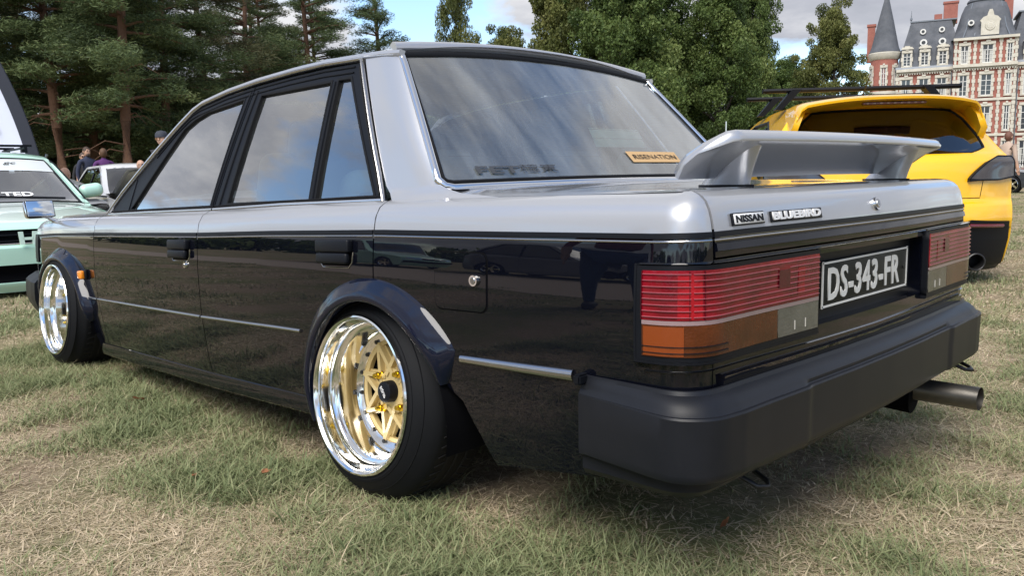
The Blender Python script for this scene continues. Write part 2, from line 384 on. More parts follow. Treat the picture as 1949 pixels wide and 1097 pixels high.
def s_at_y(y):
    m=_plan[:,0]<-.9
    return float(np.interp(abs(y),_plan[m][:,1],_ps[m]))*(1 if y>=0 else -1)
def G(x,z):
    """left side glass plane"""
    h=z-.80;return np.array([x,.768-.30*h-.12*h*h-.010*(x-.8)**2,z])
def Rw(y,z):
    """rear window: slopes forward, bowed rearward in plan"""
    t=(z-.868)/.38
    return np.array([-.250+.342*t-.062*(1-(y/.72)**2)*(1-.3*t),y,z])
# ------------------------------------------------------------------ ground sheet, track, grass
CX, CY = -1.87, 2.085
def ground_mat():
    m = bpy.data.materials.new('meadow_soil'); m.use_nodes = True; n = m.node_tree.nodes; l = m.node_tree.links; b = n['Principled BSDF']; b.inputs['Roughness'].default_value = .95; b.inputs['Specular IOR Level'].default_value = .15
    t = n.new('ShaderNodeTexCoord')
    def noi(s, d=8, r=.65):
        q = n.new('ShaderNodeTexNoise'); q.inputs['Scale'].default_value = s; q.inputs['Detail'].default_value = d; q.inputs['Roughness'].default_value = r; l.new(t.outputs['Object'], q.inputs['Vector']); return q.outputs['Fac']
    def ramp(f, st):
        r = n.new('ShaderNodeValToRGB'); l.new(f, r.inputs[0]); e = r.color_ramp.elements
        while len(e) < len(st): e.new(.5)
        for q, (p, c) in zip(e, st): q.position = p; q.color = (*c, 1)
        return r.outputs[0]
    fine = ramp(noi(38, 10, .75), [(.30, (.13,.095,.062)), (.50, (.28,.215,.15)), (.70, (.45,.355,.26))])
    grn = ramp(noi(30, 10, .75), [(.3, (.08,.09,.04)), (.7, (.26,.26,.12))])
    f = ramp(noi(.9, 6, .6), [(.42, (0,0,0)), (.60, (1,1,1))])
    mx = n.new('ShaderNodeMix'); mx.data_type = 'RGBA'; l.new(f, mx.inputs[0]); l.new(fine, mx.inputs[6]); l.new(grn, mx.inputs[7]); l.new(mx.outputs[2], b.inputs['Base Color'])
    bp = n.new('ShaderNodeBump'); bp.inputs['Strength'].default_value = .8; bp.inputs['Distance'].default_value = .02; l.new(noi(45, 10, .8), bp.inputs['Height']); l.new(bp.outputs[0], b.inputs['Normal'])
    return m
mb = MB(); mb.add([(-600,-600,0), (600,-600,0), (600,600,0), (-600,600,0)], [(0,1,2,3)])
tag(mb.build('ground', ground_mat()), kind='structure')
track = mat('gravel_track', (.30,.235,.19), .95, noise=(18,.3,(.42,.35,.29)), bump=(60,.5,.01))
mb = MB(); V = []; F = []
for i in range(41):
    x = -40+2.2*i; c = 6.6+.35*math.sin(x*.13); w = 1.5+.15*math.sin(x*.4); V += [(x, c-w, .006), (x, c+w, .006)]
F = [(2*i, 2*i+2, 2*i+3, 2*i+1) for i in range(40)]; mb.add(V, F); tag(mb.build('path', track), kind='structure')

def leaf_mat(name, stops, rough=.55, trans=.25, scale=None, rnd=True):
    m = bpy.data.materials.new(name); m.use_nodes = True; n = m.node_tree.nodes; l = m.node_tree.links; b = n['Principled BSDF']
    b.inputs['Roughness'].default_value = rough; b.inputs['Specular IOR Level'].default_value = .25
    a = n.new('ShaderNodeAttribute'); a.attribute_name = 'tint'; a.attribute_type = 'GEOMETRY'
    r = n.new('ShaderNodeValToRGB'); e = r.color_ramp.elements
    while len(e) < len(stops): e.new(.5)
    for q, (p, c) in zip(e, stops): q.position = p; q.color = (*c, 1)
    if rnd:
        oi = n.new('ShaderNodeAttribute'); oi.attribute_name = 'inst_tint'; oi.attribute_type = 'INSTANCER'
        ad = n.new('ShaderNodeMath'); ad.operation = 'ADD'; l.new(a.outputs['Fac'], ad.inputs[0]); l.new(oi.outputs['Fac'], ad.inputs[1]); l.new(ad.outputs[0], r.inputs[0])
    else: l.new(a.outputs['Fac'], r.inputs[0])
    l.new(r.outputs[0], b.inputs['Base Color'])
    if trans:
        tl = n.new('ShaderNodeBsdfTranslucent'); l.new(r.outputs[0], tl.inputs[0]); s = n.new('ShaderNodeMixShader'); s.inputs[0].default_value = trans
        o = n['Material Output']; l.new(b.outputs[0], s.inputs[1]); l.new(tl.outputs[0], s.inputs[2]); l.new(s.outputs[0], o.inputs[0])
    return m
def fast_mesh(name, V, F, m, tint=None, smooth=False):
    """V (n,3) float, F (k,3|4) int arrays; tint per vertex"""
    V = np.asarray(V, np.float32); F = np.asarray(F, np.int32); me = bpy.data.meshes.new(name); k = F.shape[1]
    me.vertices.add(len(V)); me.vertices.foreach_set('co', V.ravel()); me.loops.add(F.size); me.loops.foreach_set('vertex_index', F.ravel())
    me.polygons.add(len(F)); me.polygons.foreach_set('loop_start', np.arange(0, F.size, k, dtype=np.int32)); me.polygons.foreach_set('loop_total', np.full(len(F), k, np.int32))
    me.materials.append(m); me.update(calc_edges=True)
    if tint is not None: a = me.attributes.new('tint', 'FLOAT', 'POINT'); a.data.foreach_set('value', np.asarray(tint, np.float32))
    if smooth: me.polygons.foreach_set('use_smooth', np.ones(len(F), bool))
    return me
def blades(n, R, h0, h1, w, lean, tint, droop=.5, seg=3):
    """a clump of n bent blades inside radius R"""
    r = R*np.sqrt(RNG.random(n)); a = RNG.random(n)*2*PI; bx, by = r*np.cos(a), r*np.sin(a); H = h0+(h1-h0)*RNG.random(n)**1.5
    d = RNG.random(n)*2*PI; L = H*lean*(.4+RNG.random(n)); tw = d+PI/2+RNG.normal(0,.4,n); V = []; T = []
    ts = np.linspace(0, 1, seg+1)
    tt = tint[0]+(tint[1]-tint[0])*RNG.random(n)
    for i, t in enumerate(ts):
        cx = bx+np.cos(d)*L*t**1.7; cy = by+np.sin(d)*L*t**1.7; cz = H*(t-droop*t*t*.5)
        ww = w*(1-t**1.6*.92)*(.6+.8*((np.arange(n)*7919) % 13)/13)
        V.append(np.stack([cx-np.cos(tw)*ww, cy-np.sin(tw)*ww, cz], 1)); V.append(np.stack([cx+np.cos(tw)*ww, cy+np.sin(tw)*ww, cz], 1)); T += [tt-.04*(1-t), tt-.04*(1-t)]
    V = np.stack(V, 1).reshape(-1, 3); T = np.stack(T, 1).ravel(); k = 2*(seg+1); F = []
    for s in range(seg): b = np.arange(n)*k+2*s; F.append(np.stack([b, b+1, b+3, b+2], 1))
    return V, np.concatenate(F), T
GSTOPS = [(0, (.10,.13,.060)), (.22, (.19,.225,.105)), (.42, (.31,.33,.175)), (.55, (.40,.36,.22)), (.72, (.54,.445,.31)), (1, (.70,.585,.43))]
gmat = leaf_mat('grass_blade', GSTOPS, .6, .3)
hidden = bpy.data.collections.new('grass_kinds')
kinds = []
def add_kind(parts):
    V = []; F = []; T = []; o = 0
    for (v, f, t) in parts: V.append(v); F.append(f+o); T.append(t); o += len(v)
    me = fast_mesh('grass_tuft', np.concatenate(V), np.concatenate(F), gmat, np.concatenate(T)); ob = bpy.data.objects.new('grass_tuft_%02d' % len(kinds), me); hidden.objects.link(ob); kinds.append(ob)
for k in range(3): add_kind([blades(32, .060, .012, .052, .0018, 1.0, (.24,.54)), blades(14, .06, .005, .02, .0016, 3.5, (.55,.95), 1.2)])       # green
for k in range(3): add_kind([blades(26, .07, .010, .045, .0016, 1.5, (.25,.70)), blades(30, .08, .004, .018, .0016, 4.0, (.55,1.0), 1.3)])      # mixed short
for k in range(3): add_kind([blades(48, .10, .003, .013, .0015, 6.0, (.58,1.05), 1.4, 3), blades(8, .08, .01, .03, .001, .9, (.2,.6))])        # dry thatch
add_kind([blades(14, .05, .035, .095, .0022, 1.0, (.22,.46), .9, 4), blades(24, .05, .02, .06, .0013, .7, (.15,.45))])                             # tall green
# coarse clumps for farther away
for k in range(2): add_kind([blades(60, .22, .02, .07, .0030, .7, (.15,.5)), blades(50, .24, .006, .025, .003, 3.0, (.5,.95), 1.2)])
for k in range(2): add_kind([blades(90, .24, .005, .025, .0030, 3.5, (.5,1.0), 1.2)])
from mathutils import noise as mnoise
def field(x, y):
    return .5+.5*mnoise.fractal(Vector((x*2.6, y*2.6, 3.3)), .8, 2.1, 4)*.95
def green_bias(x, y):
    """photo: lush strips along the car's flank and under its tail"""
    g = math.exp(-((y-.95)/.28)**2)*(1 if .2 < x < 3.2 else 0)*.28
    g += math.exp(-((x+.75)/.55)**2-((y-.9)/.45)**2)*.30
    g += math.exp(-((x+1.0)/.8)**2-((y+.2)/.7)**2)*.13
    g -= math.exp(-((x-1.3)/.8)**2-((y-1.75)/.45)**2)*.16
    g -= math.exp(-((x+1.3)/.5)**2-((y-.55)/.4)**2)*.10
    return g
P = []; I = []; RZ = []; SC = []; TN = []; TX = []
def scatter(n, dmin, dmax, a0, a1, far):
    for _ in range(n):
        d = math.sqrt(random.uniform(dmin**2, dmax**2)); a = R_(random.uniform(a0, a1)); x = CX+d*math.cos(a); y = CY+d*math.sin(a)
        if -.95 < x < 3.2 and abs(y) < .6: 
            if random.random() < .75: continue
        if abs(y-(6.6+.35*math.sin(x*.13))) < 1.4: continue
        f = field(x, y)+green_bias(x, y)-.12+random.gauss(0, .075)
        if far: k = (10 if f > .5 else 12)+random.randrange(2)
        else:
            if f > .68: k = 9 if random.random() < .35 else random.randrange(3)
            elif f > .56: k = random.randrange(3)
            elif f > .44: k = 3+random.randrange(3)
            else: k = 6+random.randrange(3)
            if f < .36 and random.random() < .55: continue
        P.append((x, y, random.uniform(-.004, .001))); I.append(k); RZ.append(random.uniform(0, 2*PI)); SC.append(random.uniform(.75, 1.3)); TN.append(random.gauss(-.02+(f-.5)*-.18, .06)); TX.append(random.gauss(0,.08))
scatter(9000, .7, 2.6, -112, 22, False)
scatter(15000, 2.6, 6.2, -88, -2, False)
scatter(7000, 5.5, 14, -90, 2, True)
scatter(9000, 14, 34, -90, 2, True)
scatter(2600, .4, 3.6, 22, 248, False)
scatter(3000, 3.6, 14, 0, 150, True)
pm = bpy.data.meshes.new('grass'); pm.from_pydata(P, [], [])
for nm, ty, dat in (('kind', 'INT', I), ('rz', 'FLOAT', RZ), ('sc', 'FLOAT', SC), ('inst_tint', 'FLOAT', TN), ('rx', 'FLOAT', TX)):
    a = pm.attributes.new(nm, ty, 'POINT'); a.data.foreach_set('value', dat)
go = bpy.data.objects.new('grass', pm); COL.objects.link(go); tag(go, 'short mown meadow grass, part green part dry straw, around the parked cars', 'grass', kind='stuff')
ng = bpy.data.node_groups.new('grass_scatter', 'GeometryNodeTree'); ng.interface.new_socket('Geometry', in_out='INPUT', socket_type='NodeSocketGeometry'); ng.interface.new_socket('Geometry', in_out='OUTPUT', socket_type='NodeSocketGeometry')
N_ = ng.nodes; gi = N_.new('NodeGroupInput'); gO = N_.new('NodeGroupOutput'); iop = N_.new('GeometryNodeInstanceOnPoints'); ci = N_.new('GeometryNodeCollectionInfo')
ci.inputs['Collection'].default_value = hidden; ci.inputs['Separate Children'].default_value = True; ci.inputs['Reset Children'].default_value = True
def nattr(nm, ty): q = N_.new('GeometryNodeInputNamedAttribute'); q.data_type = ty; q.inputs[0].default_value = nm; return q.outputs[0]
cx = N_.new('ShaderNodeCombineXYZ'); ng.links.new(nattr('rz', 'FLOAT'), cx.inputs[2]); ng.links.new(nattr('rx', 'FLOAT'), cx.inputs[0])
iop.inputs['Pick Instance'].default_value = True
mp = N_.new('GeometryNodeMeshToPoints'); ng.links.new(gi.outputs[0], mp.inputs[0])
ng.links.new(mp.outputs[0], iop.inputs['Points']); ng.links.new(ci.outputs[0], iop.inputs['Instance']); ng.links.new(nattr('kind', 'INT'), iop.inputs['Instance Index']); ng.links.new(cx.outputs[0], iop.inputs['Rotation']); ng.links.new(nattr('sc', 'FLOAT'), iop.inputs['Scale']); ng.links.new(iop.outputs[0], gO.inputs[0])
go.modifiers.new('scatter', 'NODES').node_group = ng
# fallen leaves
lm = leaf_mat('dry_leaf', [(0, (.25,.10,.05)), (1, (.42,.20,.10))], .6, .2, rnd=False)
def dry_leaf(x, y, rz, s, tilt, label):
    n = 9; V = []; T = []
    for i in range(n):
        t = i/(n-1); w = .5*math.sin(PI*t)**.8*(1+.25*math.sin(t*17)); z = .25*t*(1-t)+.12*math.sin(t*7)
        V += [(-w*s, (t-.5)*2*s, z*s+.10*s), (0, (t-.5)*2*s, z*s), (w*s, (t-.5)*2*s, z*s+.14*s)]; T += [t, t*.5, t]
    F = []
    for i in range(n-1): b = 3*i; F += [(b, b+1, b+4, b+3), (b+1, b+2, b+5, b+4)]
    me = fast_mesh('fallen_leaf', V, F, lm, T); o = bpy.data.objects.new('fallen_leaf', me); COL.objects.link(o); o.location = (x, y, .028); o.rotation_euler = (tilt, .25, rz); tag(o, label, 'leaf', 'fallen leaves on the grass')
dry_leaf(1.48, .90, .5, .030, .5, 'reddish dry leaf on the grass beside the saloon front door sill')
dry_leaf(.33, .96, 2.0, .022, .2, 'brown dry leaf on the bare patch just ahead of the rear wheel')
dry_leaf(.46, 1.12, 1.2, .017, .2, 'small brown leaf lying away from the rear wheel towards the camera')
dry_leaf(-.86, .36, 2.3, .021, 1.1, 'upright brown leaf standing in grass below the rear bumper')
# ------------------------------------------------------------------ trees
pine_leaf = leaf_mat('pine_needles', [(0, (0.037,0.056,0.024)), (.35, (0.076,0.110,0.044)), (.65, (0.134,0.177,0.071)), (1, (0.207,0.238,0.104))], .6, .22, rnd=False)
pine_leaf2 = leaf_mat('pine_needles_brownish', [(0, (0.044,0.049,0.027)), (.35, (0.091,0.098,0.046)), (.65, (0.146,0.152,0.073)), (1, (0.232,0.207,0.110))], .6, .22, rnd=False)
dec_leaf = leaf_mat('broad_leaves', [(0, (0.037,0.063,0.017)), (.35, (0.079,0.122,0.034)), (.65, (0.128,0.177,0.051)), (1, (0.195,0.238,0.079))], .55, .30, rnd=False)
dec_leaf_y = leaf_mat('broad_leaves_yellowish', [(0, (0.055,0.071,0.020)), (.35, (0.116,0.134,0.039)), (.65, (0.177,0.189,0.059)), (1, (0.256,0.250,0.091))], .55, .30, rnd=False)
bark_red = mat('pine_bark', (.085,.045,.030), .95, noise=(3,.3,(.16,.085,.05)), bump=(9,.8,.04))
bark_grey = mat('grey_bark', (.06,.05,.042), .95, noise=(3,.3,(.12,.10,.085)), bump=(9,.8,.04))
def cards(C, n, rad, size, aspect, tint_fn, seed, flat=1.0, up=.0):
    """leaf cards scattered in blobs; C: list of (center, radii)"""
    rg = np.random.default_rng(seed); V = []; T = []; tot = sum(r[0]*r[1]*r[2] for _, r in C)
    cs = np.array([c for c, _ in C]); rs = np.array([r for _, r in C]); w = rs.prod(1)**.75; w /= w.sum()
    k = rg.choice(len(C), n, p=w); d = rg.normal(size=(n, 3)); d /= np.linalg.norm(d, axis=1)[:, None]; rr = rg.random(n)**.42
    pos = cs[k]+d*rs[k]*rr[:, None]
    a = rg.normal(size=(n, 3)); a[:, 2] *= flat; a /= np.linalg.norm(a, axis=1)[:, None]
    b = rg.normal(size=(n, 3)); b -= a*(a*b).sum(1)[:, None]; b /= np.linalg.norm(b, axis=1)[:, None]
    s = size*(.55+.9*rg.random(n))[:, None]
    p0 = pos-a*s; p1 = pos+b*s*aspect; p2 = pos+a*s; p3 = pos-b*s*aspect
    V = np.stack([p0, p1, p2, p3], 1).reshape(-1, 3); blob = rg.normal(0, .16, len(C))[k]
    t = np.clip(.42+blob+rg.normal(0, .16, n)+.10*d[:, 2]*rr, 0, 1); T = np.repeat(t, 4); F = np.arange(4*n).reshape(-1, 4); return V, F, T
def limb_tube(mb, pts, r0, r1, n=7):
    k = len(pts); mb.tube(pts, [r0+(r1-r0)*i/(k-1) for i in range(k)], n)
def pine_meshes(seed, H, dens_, spread, base, leaf, gap=.0):
    rg = random.Random(seed); mb = MB(); lean = rg.uniform(-.02, .02); pts = [(lean*z+.12*math.sin(z*.35+seed), .10*math.cos(z*.3+seed), z) for z in np.linspace(0, H, 12)]; pts[0] = (0, 0, -.1)
    limb_tube(mb, pts, .11+.005*H, .03, 9); blobs = []
    z = base
    while z < H-.3:
        f = (z-base)/(H-base); L = spread*(1-.75*f**1.3)*(.55+.45*min(1, f*5+.4)); nb = rg.choice((3, 4, 5))
        for _ in range(nb):
            if rg.random() < gap: continue
            a = rg.uniform(0, 2*PI); l = L*rg.uniform(.6, 1.12); zz = z+rg.uniform(-.25, .25); i = min(int(zz/H*11), 10); c = Vector(pts[i]); c.z = zz
            rise = rg.uniform(-.05, .30)*(1-f*.4)+f*.35; P_ = [c+Vector((math.cos(a)*l*t, math.sin(a)*l*t, l*rise*t-l*.16*t*t)) for t in (0, .35, .7, 1)]; limb_tube(mb, P_, .055, .012, 5)
            for t in (.45, .62, .8, .97):
                q = c+Vector((math.cos(a)*l*t, math.sin(a)*l*t, l*rise*t-l*.16*t*t)); o = Vector((rg.gauss(0,.22), rg.gauss(0,.22), rg.gauss(.05,.1)))*l*.35
                rr = l*rg.uniform(.17, .27); blobs.append(((q+o)[:], (rr*1.25, rr*1.25, rr*.62)))
        z += rg.uniform(.36, .62)
    for _ in range(10):   # dead lower branches
        a = rg.uniform(0, 2*PI); zz = rg.uniform(base*.45, base+1); l = rg.uniform(.6, 1.6); c = Vector((pts[min(int(zz/H*11), 10)][0], pts[min(int(zz/H*11), 10)][1], zz))
        limb_tube(mb, [c, c+Vector((math.cos(a)*l*.5, math.sin(a)*l*.5, .1)), c+Vector((math.cos(a)*l, math.sin(a)*l, -.25))], .025, .006, 4)
    V, F, T = cards(blobs, int(dens_*2.6), 1, .078, .16, None, seed, .55)
    return mb, fast_mesh('crown', V, F, leaf, T)
def dec_meshes(seed, H, W, dens_, base, leaf, shape=1.0, lsize=.16):
    rg = random.Random(seed); mb = MB(); pts = [(.15*math.sin(z*.4+seed), .12*math.cos(z*.5+seed), z) for z in np.linspace(-.1, H*.8, 9)]; limb_tube(mb, pts, .035*H, .04, 9); blobs = []
    nb = 46
    for i in range(nb):
        f = ((i+.5)/nb)**.85; z = base+(H-base)*f; prof = math.sin(PI*min(.98, (.10+.90*f))**(.75*shape))**.75; a = i*2.4+rg.uniform(-.5, .5); l = W*prof*rg.uniform(.30, .92); c = Vector((math.cos(a)*l, math.sin(a)*l, z-rg.uniform(0, .05)*H))
        st = Vector(pts[min(8, int(max(0, z-l*.7)/(H*.8)*8))]); limb_tube(mb, [st, st.lerp(c, .5)+Vector((0, 0, .1*l)), c], .03+.004*H, .015, 5)
        r = W*rg.uniform(.17, .34); blobs.append((c[:], (r, r, r*rg.uniform(.6, .9))))
        for _ in range(3): q = c+Vector((rg.gauss(0,1), rg.gauss(0,1), rg.gauss(0,.8)))*r*.8; r2 = r*rg.uniform(.35, .6); blobs.append((q[:], (r2, r2, r2*.75)))
    V, F, T = cards(blobs, dens_, 1, lsize, .62, None, seed, .8)
    return mb, fast_mesh('crown', V, F, leaf, T)
def place_tree(name, label, cat, group, x, y, rz, sc, trunk_me, crown_me):
    t = thing(name, label, cat, (x, y, 0), rz, group); t.scale = (sc[0], sc[0], sc[1])
    for nm, me in (('trunk', trunk_me), ('crown', crown_me)): link(bpy.data.objects.new(nm, me), t)
    return t
def mb_mesh(mb, name, m):
    o = mb.build(name, m, None, True, 60); me = o.data; bpy.data.objects.remove(o); return me
PK = []
for sd, H, n, sp, bs, lf, gp in ((3, 15, 34000, 2.9, 2.4, pine_leaf, .0), (11, 15, 30000, 2.6, 3.3, pine_leaf, .0), (23, 15, 28000, 2.8, 2.0, pine_leaf2, .05), (31, 15, 12000, 2.5, 4.2, pine_leaf, .28)):
    mb, cr = pine_meshes(sd, H, n, sp, bs, lf, gp); PK.append((mb_mesh(mb, 'trunk', bark_red), cr))
G1 = 'pines at the edge of the meadow'
pl = [('tall green pine behind the mint car windscreen, second trunk from the flag', 27.9, -6.61, .3, (1.0, 1.0), 1), ('slim pine with low drooping foliage, just left of the bearded man', 30.35, -8.45, 1.9, (.95, .95), 0), ('pine with a bare reddish trunk right behind the long-haired woman', 25.25, -7.85, 4.0, (1.0, 1.05), 1),
 ('brownish pine set back between two greener pines', 32.73, -10.34, 2.2, (1.0, 1.1), 2), ('leftmost tall pine, standing behind the feather flag', 31.25, -4.67, .9, (1.05, 1.05), 0), ('brownish pine just right of the feather flag', 35.46, -7.6, 5.2, (1.1, 1.15), 2),
 ('wide green pine above the head of the man in the cap', 29.35, -10.89, 3.1, (1.0, .95), 0), ('dark pine standing behind the front door window frame', 33.17, -14.21, .2, (1.1, 1.0), 2), ('thin-crowned pine with sky showing through, above the rear door', 35.71, -17.38, 1.2, (1.05, 1.05), 3),
 ('open-crowned pine with a curved upper trunk above the roof rail', 37.15, -21.66, 4.4, (1.1, 1.15), 3), ('feathery pine at the right end of the pine row', 37.6, -26.6, 2.7, (1.1, 1.05), 3), ('dense dark pine behind the thin-crowned ones', 38.6, -19.6, 2.0, (1.0, .85), 0),
 ('pine cut by the left edge of the view, beyond the flag', 29.84, -1.79, 1.4, (1.05, 1.0), 0), ('brownish pine behind the windows of the saloon', 44.0, -22.5, .5, (1.25, 1.0), 2), ('full dark pine filling the row behind the curved trunk', 42.5, -25.2, 3.6, (1.1, .95), 1)]
for lb, x, y, rz, sc, k in pl: place_tree('pine_tree', lb, 'tree', G1, x, y, rz, sc, *PK[k])
DK = []
for sd, H, W, n, bs, lf, sh, ls in ((5, 12, 4.2, 92000, .8, dec_leaf, 1.0, .078), (8, 12, 3.9, 84000, 1.0, dec_leaf_y, 1.1, .078), (14, 12, 3.4, 40000, 1.4, dec_leaf_y, .9, .082)):
    mb, cr = dec_meshes(sd, H, W, n, bs, lf, sh, ls); DK.append((mb_mesh(mb, 'trunk', bark_grey), cr))
G2 = 'broadleaf trees beyond the saloon roof'
dl = [('brown-green tree alone in the gap of sky above the roof', 46.33, -40.04, .3, (.50, 1.50), 2), ('yellow-green tree, first broadleaf right of the sky gap', 33.04, -37.27, 2.0, (.86, 1.35), 1), ('big dark green tree directly above the rear screen', 28.09, -36.53, 4.1, (.95, 1.25), 0), ('tall tree behind the two broadleaf trees above the screen', 31.5, -44.5, 5.0, (1.1, 1.35), 0),
 ('full green tree above the spoiler, with a rounded top', 25.7, -43.3, 1.1, (.85, 1.05), 0), ('tall narrow tree at the right end of the broadleaf mass', 29.6, -54.0, 3.0, (.68, 1.32), 0), ('oval pale green tree standing just left of the castle', 27.48, -62.95, .6, (.78, 1.10), 1), ('low tree between the narrow tree and the oval one', 36.0, -72.0, 2.6, (1.0, .92), 0),
 ('small tree tucked against the castle turret', 34.2, -84.5, 1.5, (.55, .70), 1), ('low bushy tree at the foot of the sky gap', 52.31, -50.83, 2.9, (.9, 1.10), 1), ('yellowish tree half hidden by the left of the rear screen', 37.0, -36.5, .1, (.6, .80), 1)]
for lb, x, y, rz, sc, k in dl: place_tree('broadleaf_tree', lb, 'tree', G2, x, y, rz, sc, *DK[k])
# dark undergrowth and the far wood
def thicket(name, label, pts, n, size, leaf, seed):
    V, F, T = cards(pts, n, 1, size, .6, None, seed, .8); me = fast_mesh(name, V, F, leaf, T); o = bpy.data.objects.new(name, me); COL.objects.link(o); tag(o, label, 'undergrowth', kind='stuff')
rg = random.Random(4)
und = []
for i in range(150):
    t = rg.random(); a = R_(-8-33*t); d = rg.uniform(38, 50)+14*t; und.append(((CX+d*math.cos(a), CY+d*math.sin(a), rg.uniform(.3, 5.2)), (rg.uniform(1.4,2.6), rg.uniform(1.4,2.6), rg.uniform(1.0,2.2))))
thicket('undergrowth', 'dark shrubs filling the shade behind the pine trunks', und, 60000, .26, pine_leaf, 6)
w2 = []
for i in range(120):
    t = rg.random(); a = R_(-36-24*t); d = rg.uniform(62, 72); w2.append(((CX+d*math.cos(a), CY+d*math.sin(a), rg.uniform(.3, 4.6)), (rg.uniform(1.8,3), rg.uniform(1.8,3), rg.uniform(1.2,2.6))))
thicket('far_hedge', 'low green growth closing the view under the broadleaf trees', w2, 36000, .22, dec_leaf, 7)
w3 = []
for i in range(190):
    a = R_(rg.uniform(8, 200)); d = rg.uniform(75, 90); h = 3.0+2.2*math.sin(a*7)+1.6*math.sin(a*17); w3.append(((CX+d*math.cos(a), CY+d*math.sin(a), rg.uniform(.2, max(1, h))), (4, 4, 1.9)))
thicket('far_wood', 'distant line of trees on the side of the camera, seen only as reflections', w3, 26000, .55, dec_leaf, 8)
# ------------------------------------------------------------------ brick and stone castle
def brick_mat(name, c1, c2, mortar, scale):
    m = bpy.data.materials.new(name); m.use_nodes = True; n = m.node_tree.nodes; l = m.node_tree.links; b = n['Principled BSDF']; b.inputs['Roughness'].default_value = .85
    t = n.new('ShaderNodeTexCoord'); q = n.new('ShaderNodeTexNoise'); q.inputs['Scale'].default_value = scale; q.inputs['Detail'].default_value = 8; q.inputs['Roughness'].default_value = .7; l.new(t.outputs['Object'], q.inputs['Vector'])
    r = n.new('ShaderNodeValToRGB'); l.new(q.outputs['Fac'], r.inputs[0]); r.color_ramp.elements[0].position = .3; r.color_ramp.elements[1].position = .7; r.color_ramp.elements[0].color = (*c1, 1); r.color_ramp.elements[1].color = (*c2, 1); l.new(r.outputs[0], b.inputs['Base Color']); return m
M['brick'] = brick_mat('red_brick', (.24,.085,.066), (.34,.13,.10), None, 2.2)
M['stone'] = brick_mat('pale_stone', (.42,.40,.34), (.58,.55,.48), None, 1.6)
M['slate'] = brick_mat('slate_roof', (.055,.062,.075), (.115,.122,.14), None, .9)
M['lead'] = mat('lead_roofing', (.16,.18,.21), .5, .2)
M['winglass'] = mat('window_glass', (.03,.035,.04), .08, 0, 0, spec=.8)
M['frame_white'] = mat('window_white', (.62,.62,.60), .5)
M['curtain'] = mat('curtain', (.40,.40,.38), .9)
castle = thing('castle', 'red brick castle with pale stone quoins, slate mansard roofs and a pointed round turret', 'castle', (39.45, -107.84, 0), math.atan2(-.342, -.940))
# local frame: x to the right along the facade, -y towards the lawn?  (rotation about z only) -> outward normal is local +y or -y
_ux = Vector((-.940, -.342)); _out = Vector((-.342, .940))          # towards the camera
OY = 1.0 if (Vector((math.cos(castle.rotation_euler.z+PI/2), math.sin(castle.rotation_euler.z+PI/2))).dot(_out) > 0) else -1.0
def cb(mb, u0, u1, z0, z1, w0, w1): mb.box(((u0+u1)/2, OY*(w0+w1)/2, (z0+z1)/2), (abs(u1-u0), abs(w1-w0), abs(z1-z0)))
def cwall(name, u0, u1, z0, z1, w0, w1, m): mb = MB(); cb(mb, u0, u1, z0, z1, w0, w1); return mb.build(name, m, castle)
cwall('wall', 0, 6.3, 0, 13.0, -10, 0, M['brick']); cwall('wall', 13.0, 30, 0, 13.0, -10, 0, M['brick']); cwall('pavilion_wall', 6.3, 13.0, 0, 16.4, -8, 1.1, M['brick'])
WIN = {}
def window(u, z0, z1, w, face, surround=.34, arch=True, curtain=0, ped=False):
    """a stone surround, white casement with mullion and transom, glass panes"""
    key = (round(z1-z0, 2), round(w, 2), surround, ped, curtain)
    if key not in WIN:
        h = z1-z0; mb = MB(); d = []
        # quoined surround, teeth alternate
        k = int(h/.42)
        for s in (-1, 1):
            for i in range(k):
                ww = surround*(1.0 if i % 2 else .66); mb.box((s*(w/2+ww/2), OY*.07, (i+.5)*h/k), (ww, .14, h/k-.03))
        mb.box((0, OY*.10, h+.16), (w+surround*1.4, .20, .32)); mb.box((0, OY*.13, h+.38), (w*.42, .26, .22)); mb.box((0, OY*.12, -.10), (w+surround*1.6, .24, .16))
        if ped: mb.box((0, OY*.16, h+.50), (w+surround*2.2, .32, .14)); mb.box((0, OY*.12, h+.64), (w+surround*1.2, .24, .16)); mb.box((0, OY*.10, h+.78), (w*.7, .2, .14))
        a = mb.build('window_surround', M['stone'], castle); sur = a.data; bpy.data.objects.remove(a)
        mb = MB(); f = .07
        for s in (-1, 1): mb.box((s*(w/2-f/2), OY*.03, h/2), (f, .06, h))
        mb.box((0, OY*.03, h/2), (f*1.2, .07, h)); mb.box((0, OY*.03, h*.70), (w, .07, f)); mb.box((0, OY*.03, h-f/2), (w, .06, f)); mb.box((0, OY*.03, f/2), (w, .06, f))
        for zz in (.23, .46): mb.box((0, OY*.025, h*zz), (w, .04, .035))
        a = mb.build('casement', M['frame_white'], castle); cas = a.data; bpy.data.objects.remove(a)
        mb = MB(); mb.box((0, OY*.005, h/2), (w, .01, h)); a = mb.build('pane', M['winglass'], castle); gl = a.data; bpy.data.objects.remove(a)
        cu = None
        if curtain:
            mb = MB()
            for s in (-1, 1): mb.box((s*w*.30, OY*.014, h*.36), (w*.26, .004, h*.66))
            a = mb.build('curtain', M['curtain'], castle); cu = a.data; bpy.data.objects.remove(a)
        WIN[key] = (sur, cas, gl, cu)
    sur, cas, gl, cu = WIN[key]
    W_ = part('window', castle, (u, OY*face, z0))
    for nm, me in (('window_surround', sur), ('casement', cas), ('pane', gl), ('curtain', cu)):
        if me: link(bpy.data.objects.new(nm, me), W_)
    return W_
rows = ((9.6, 12.1), (5.4, 8.3), (1.0, 4.1))
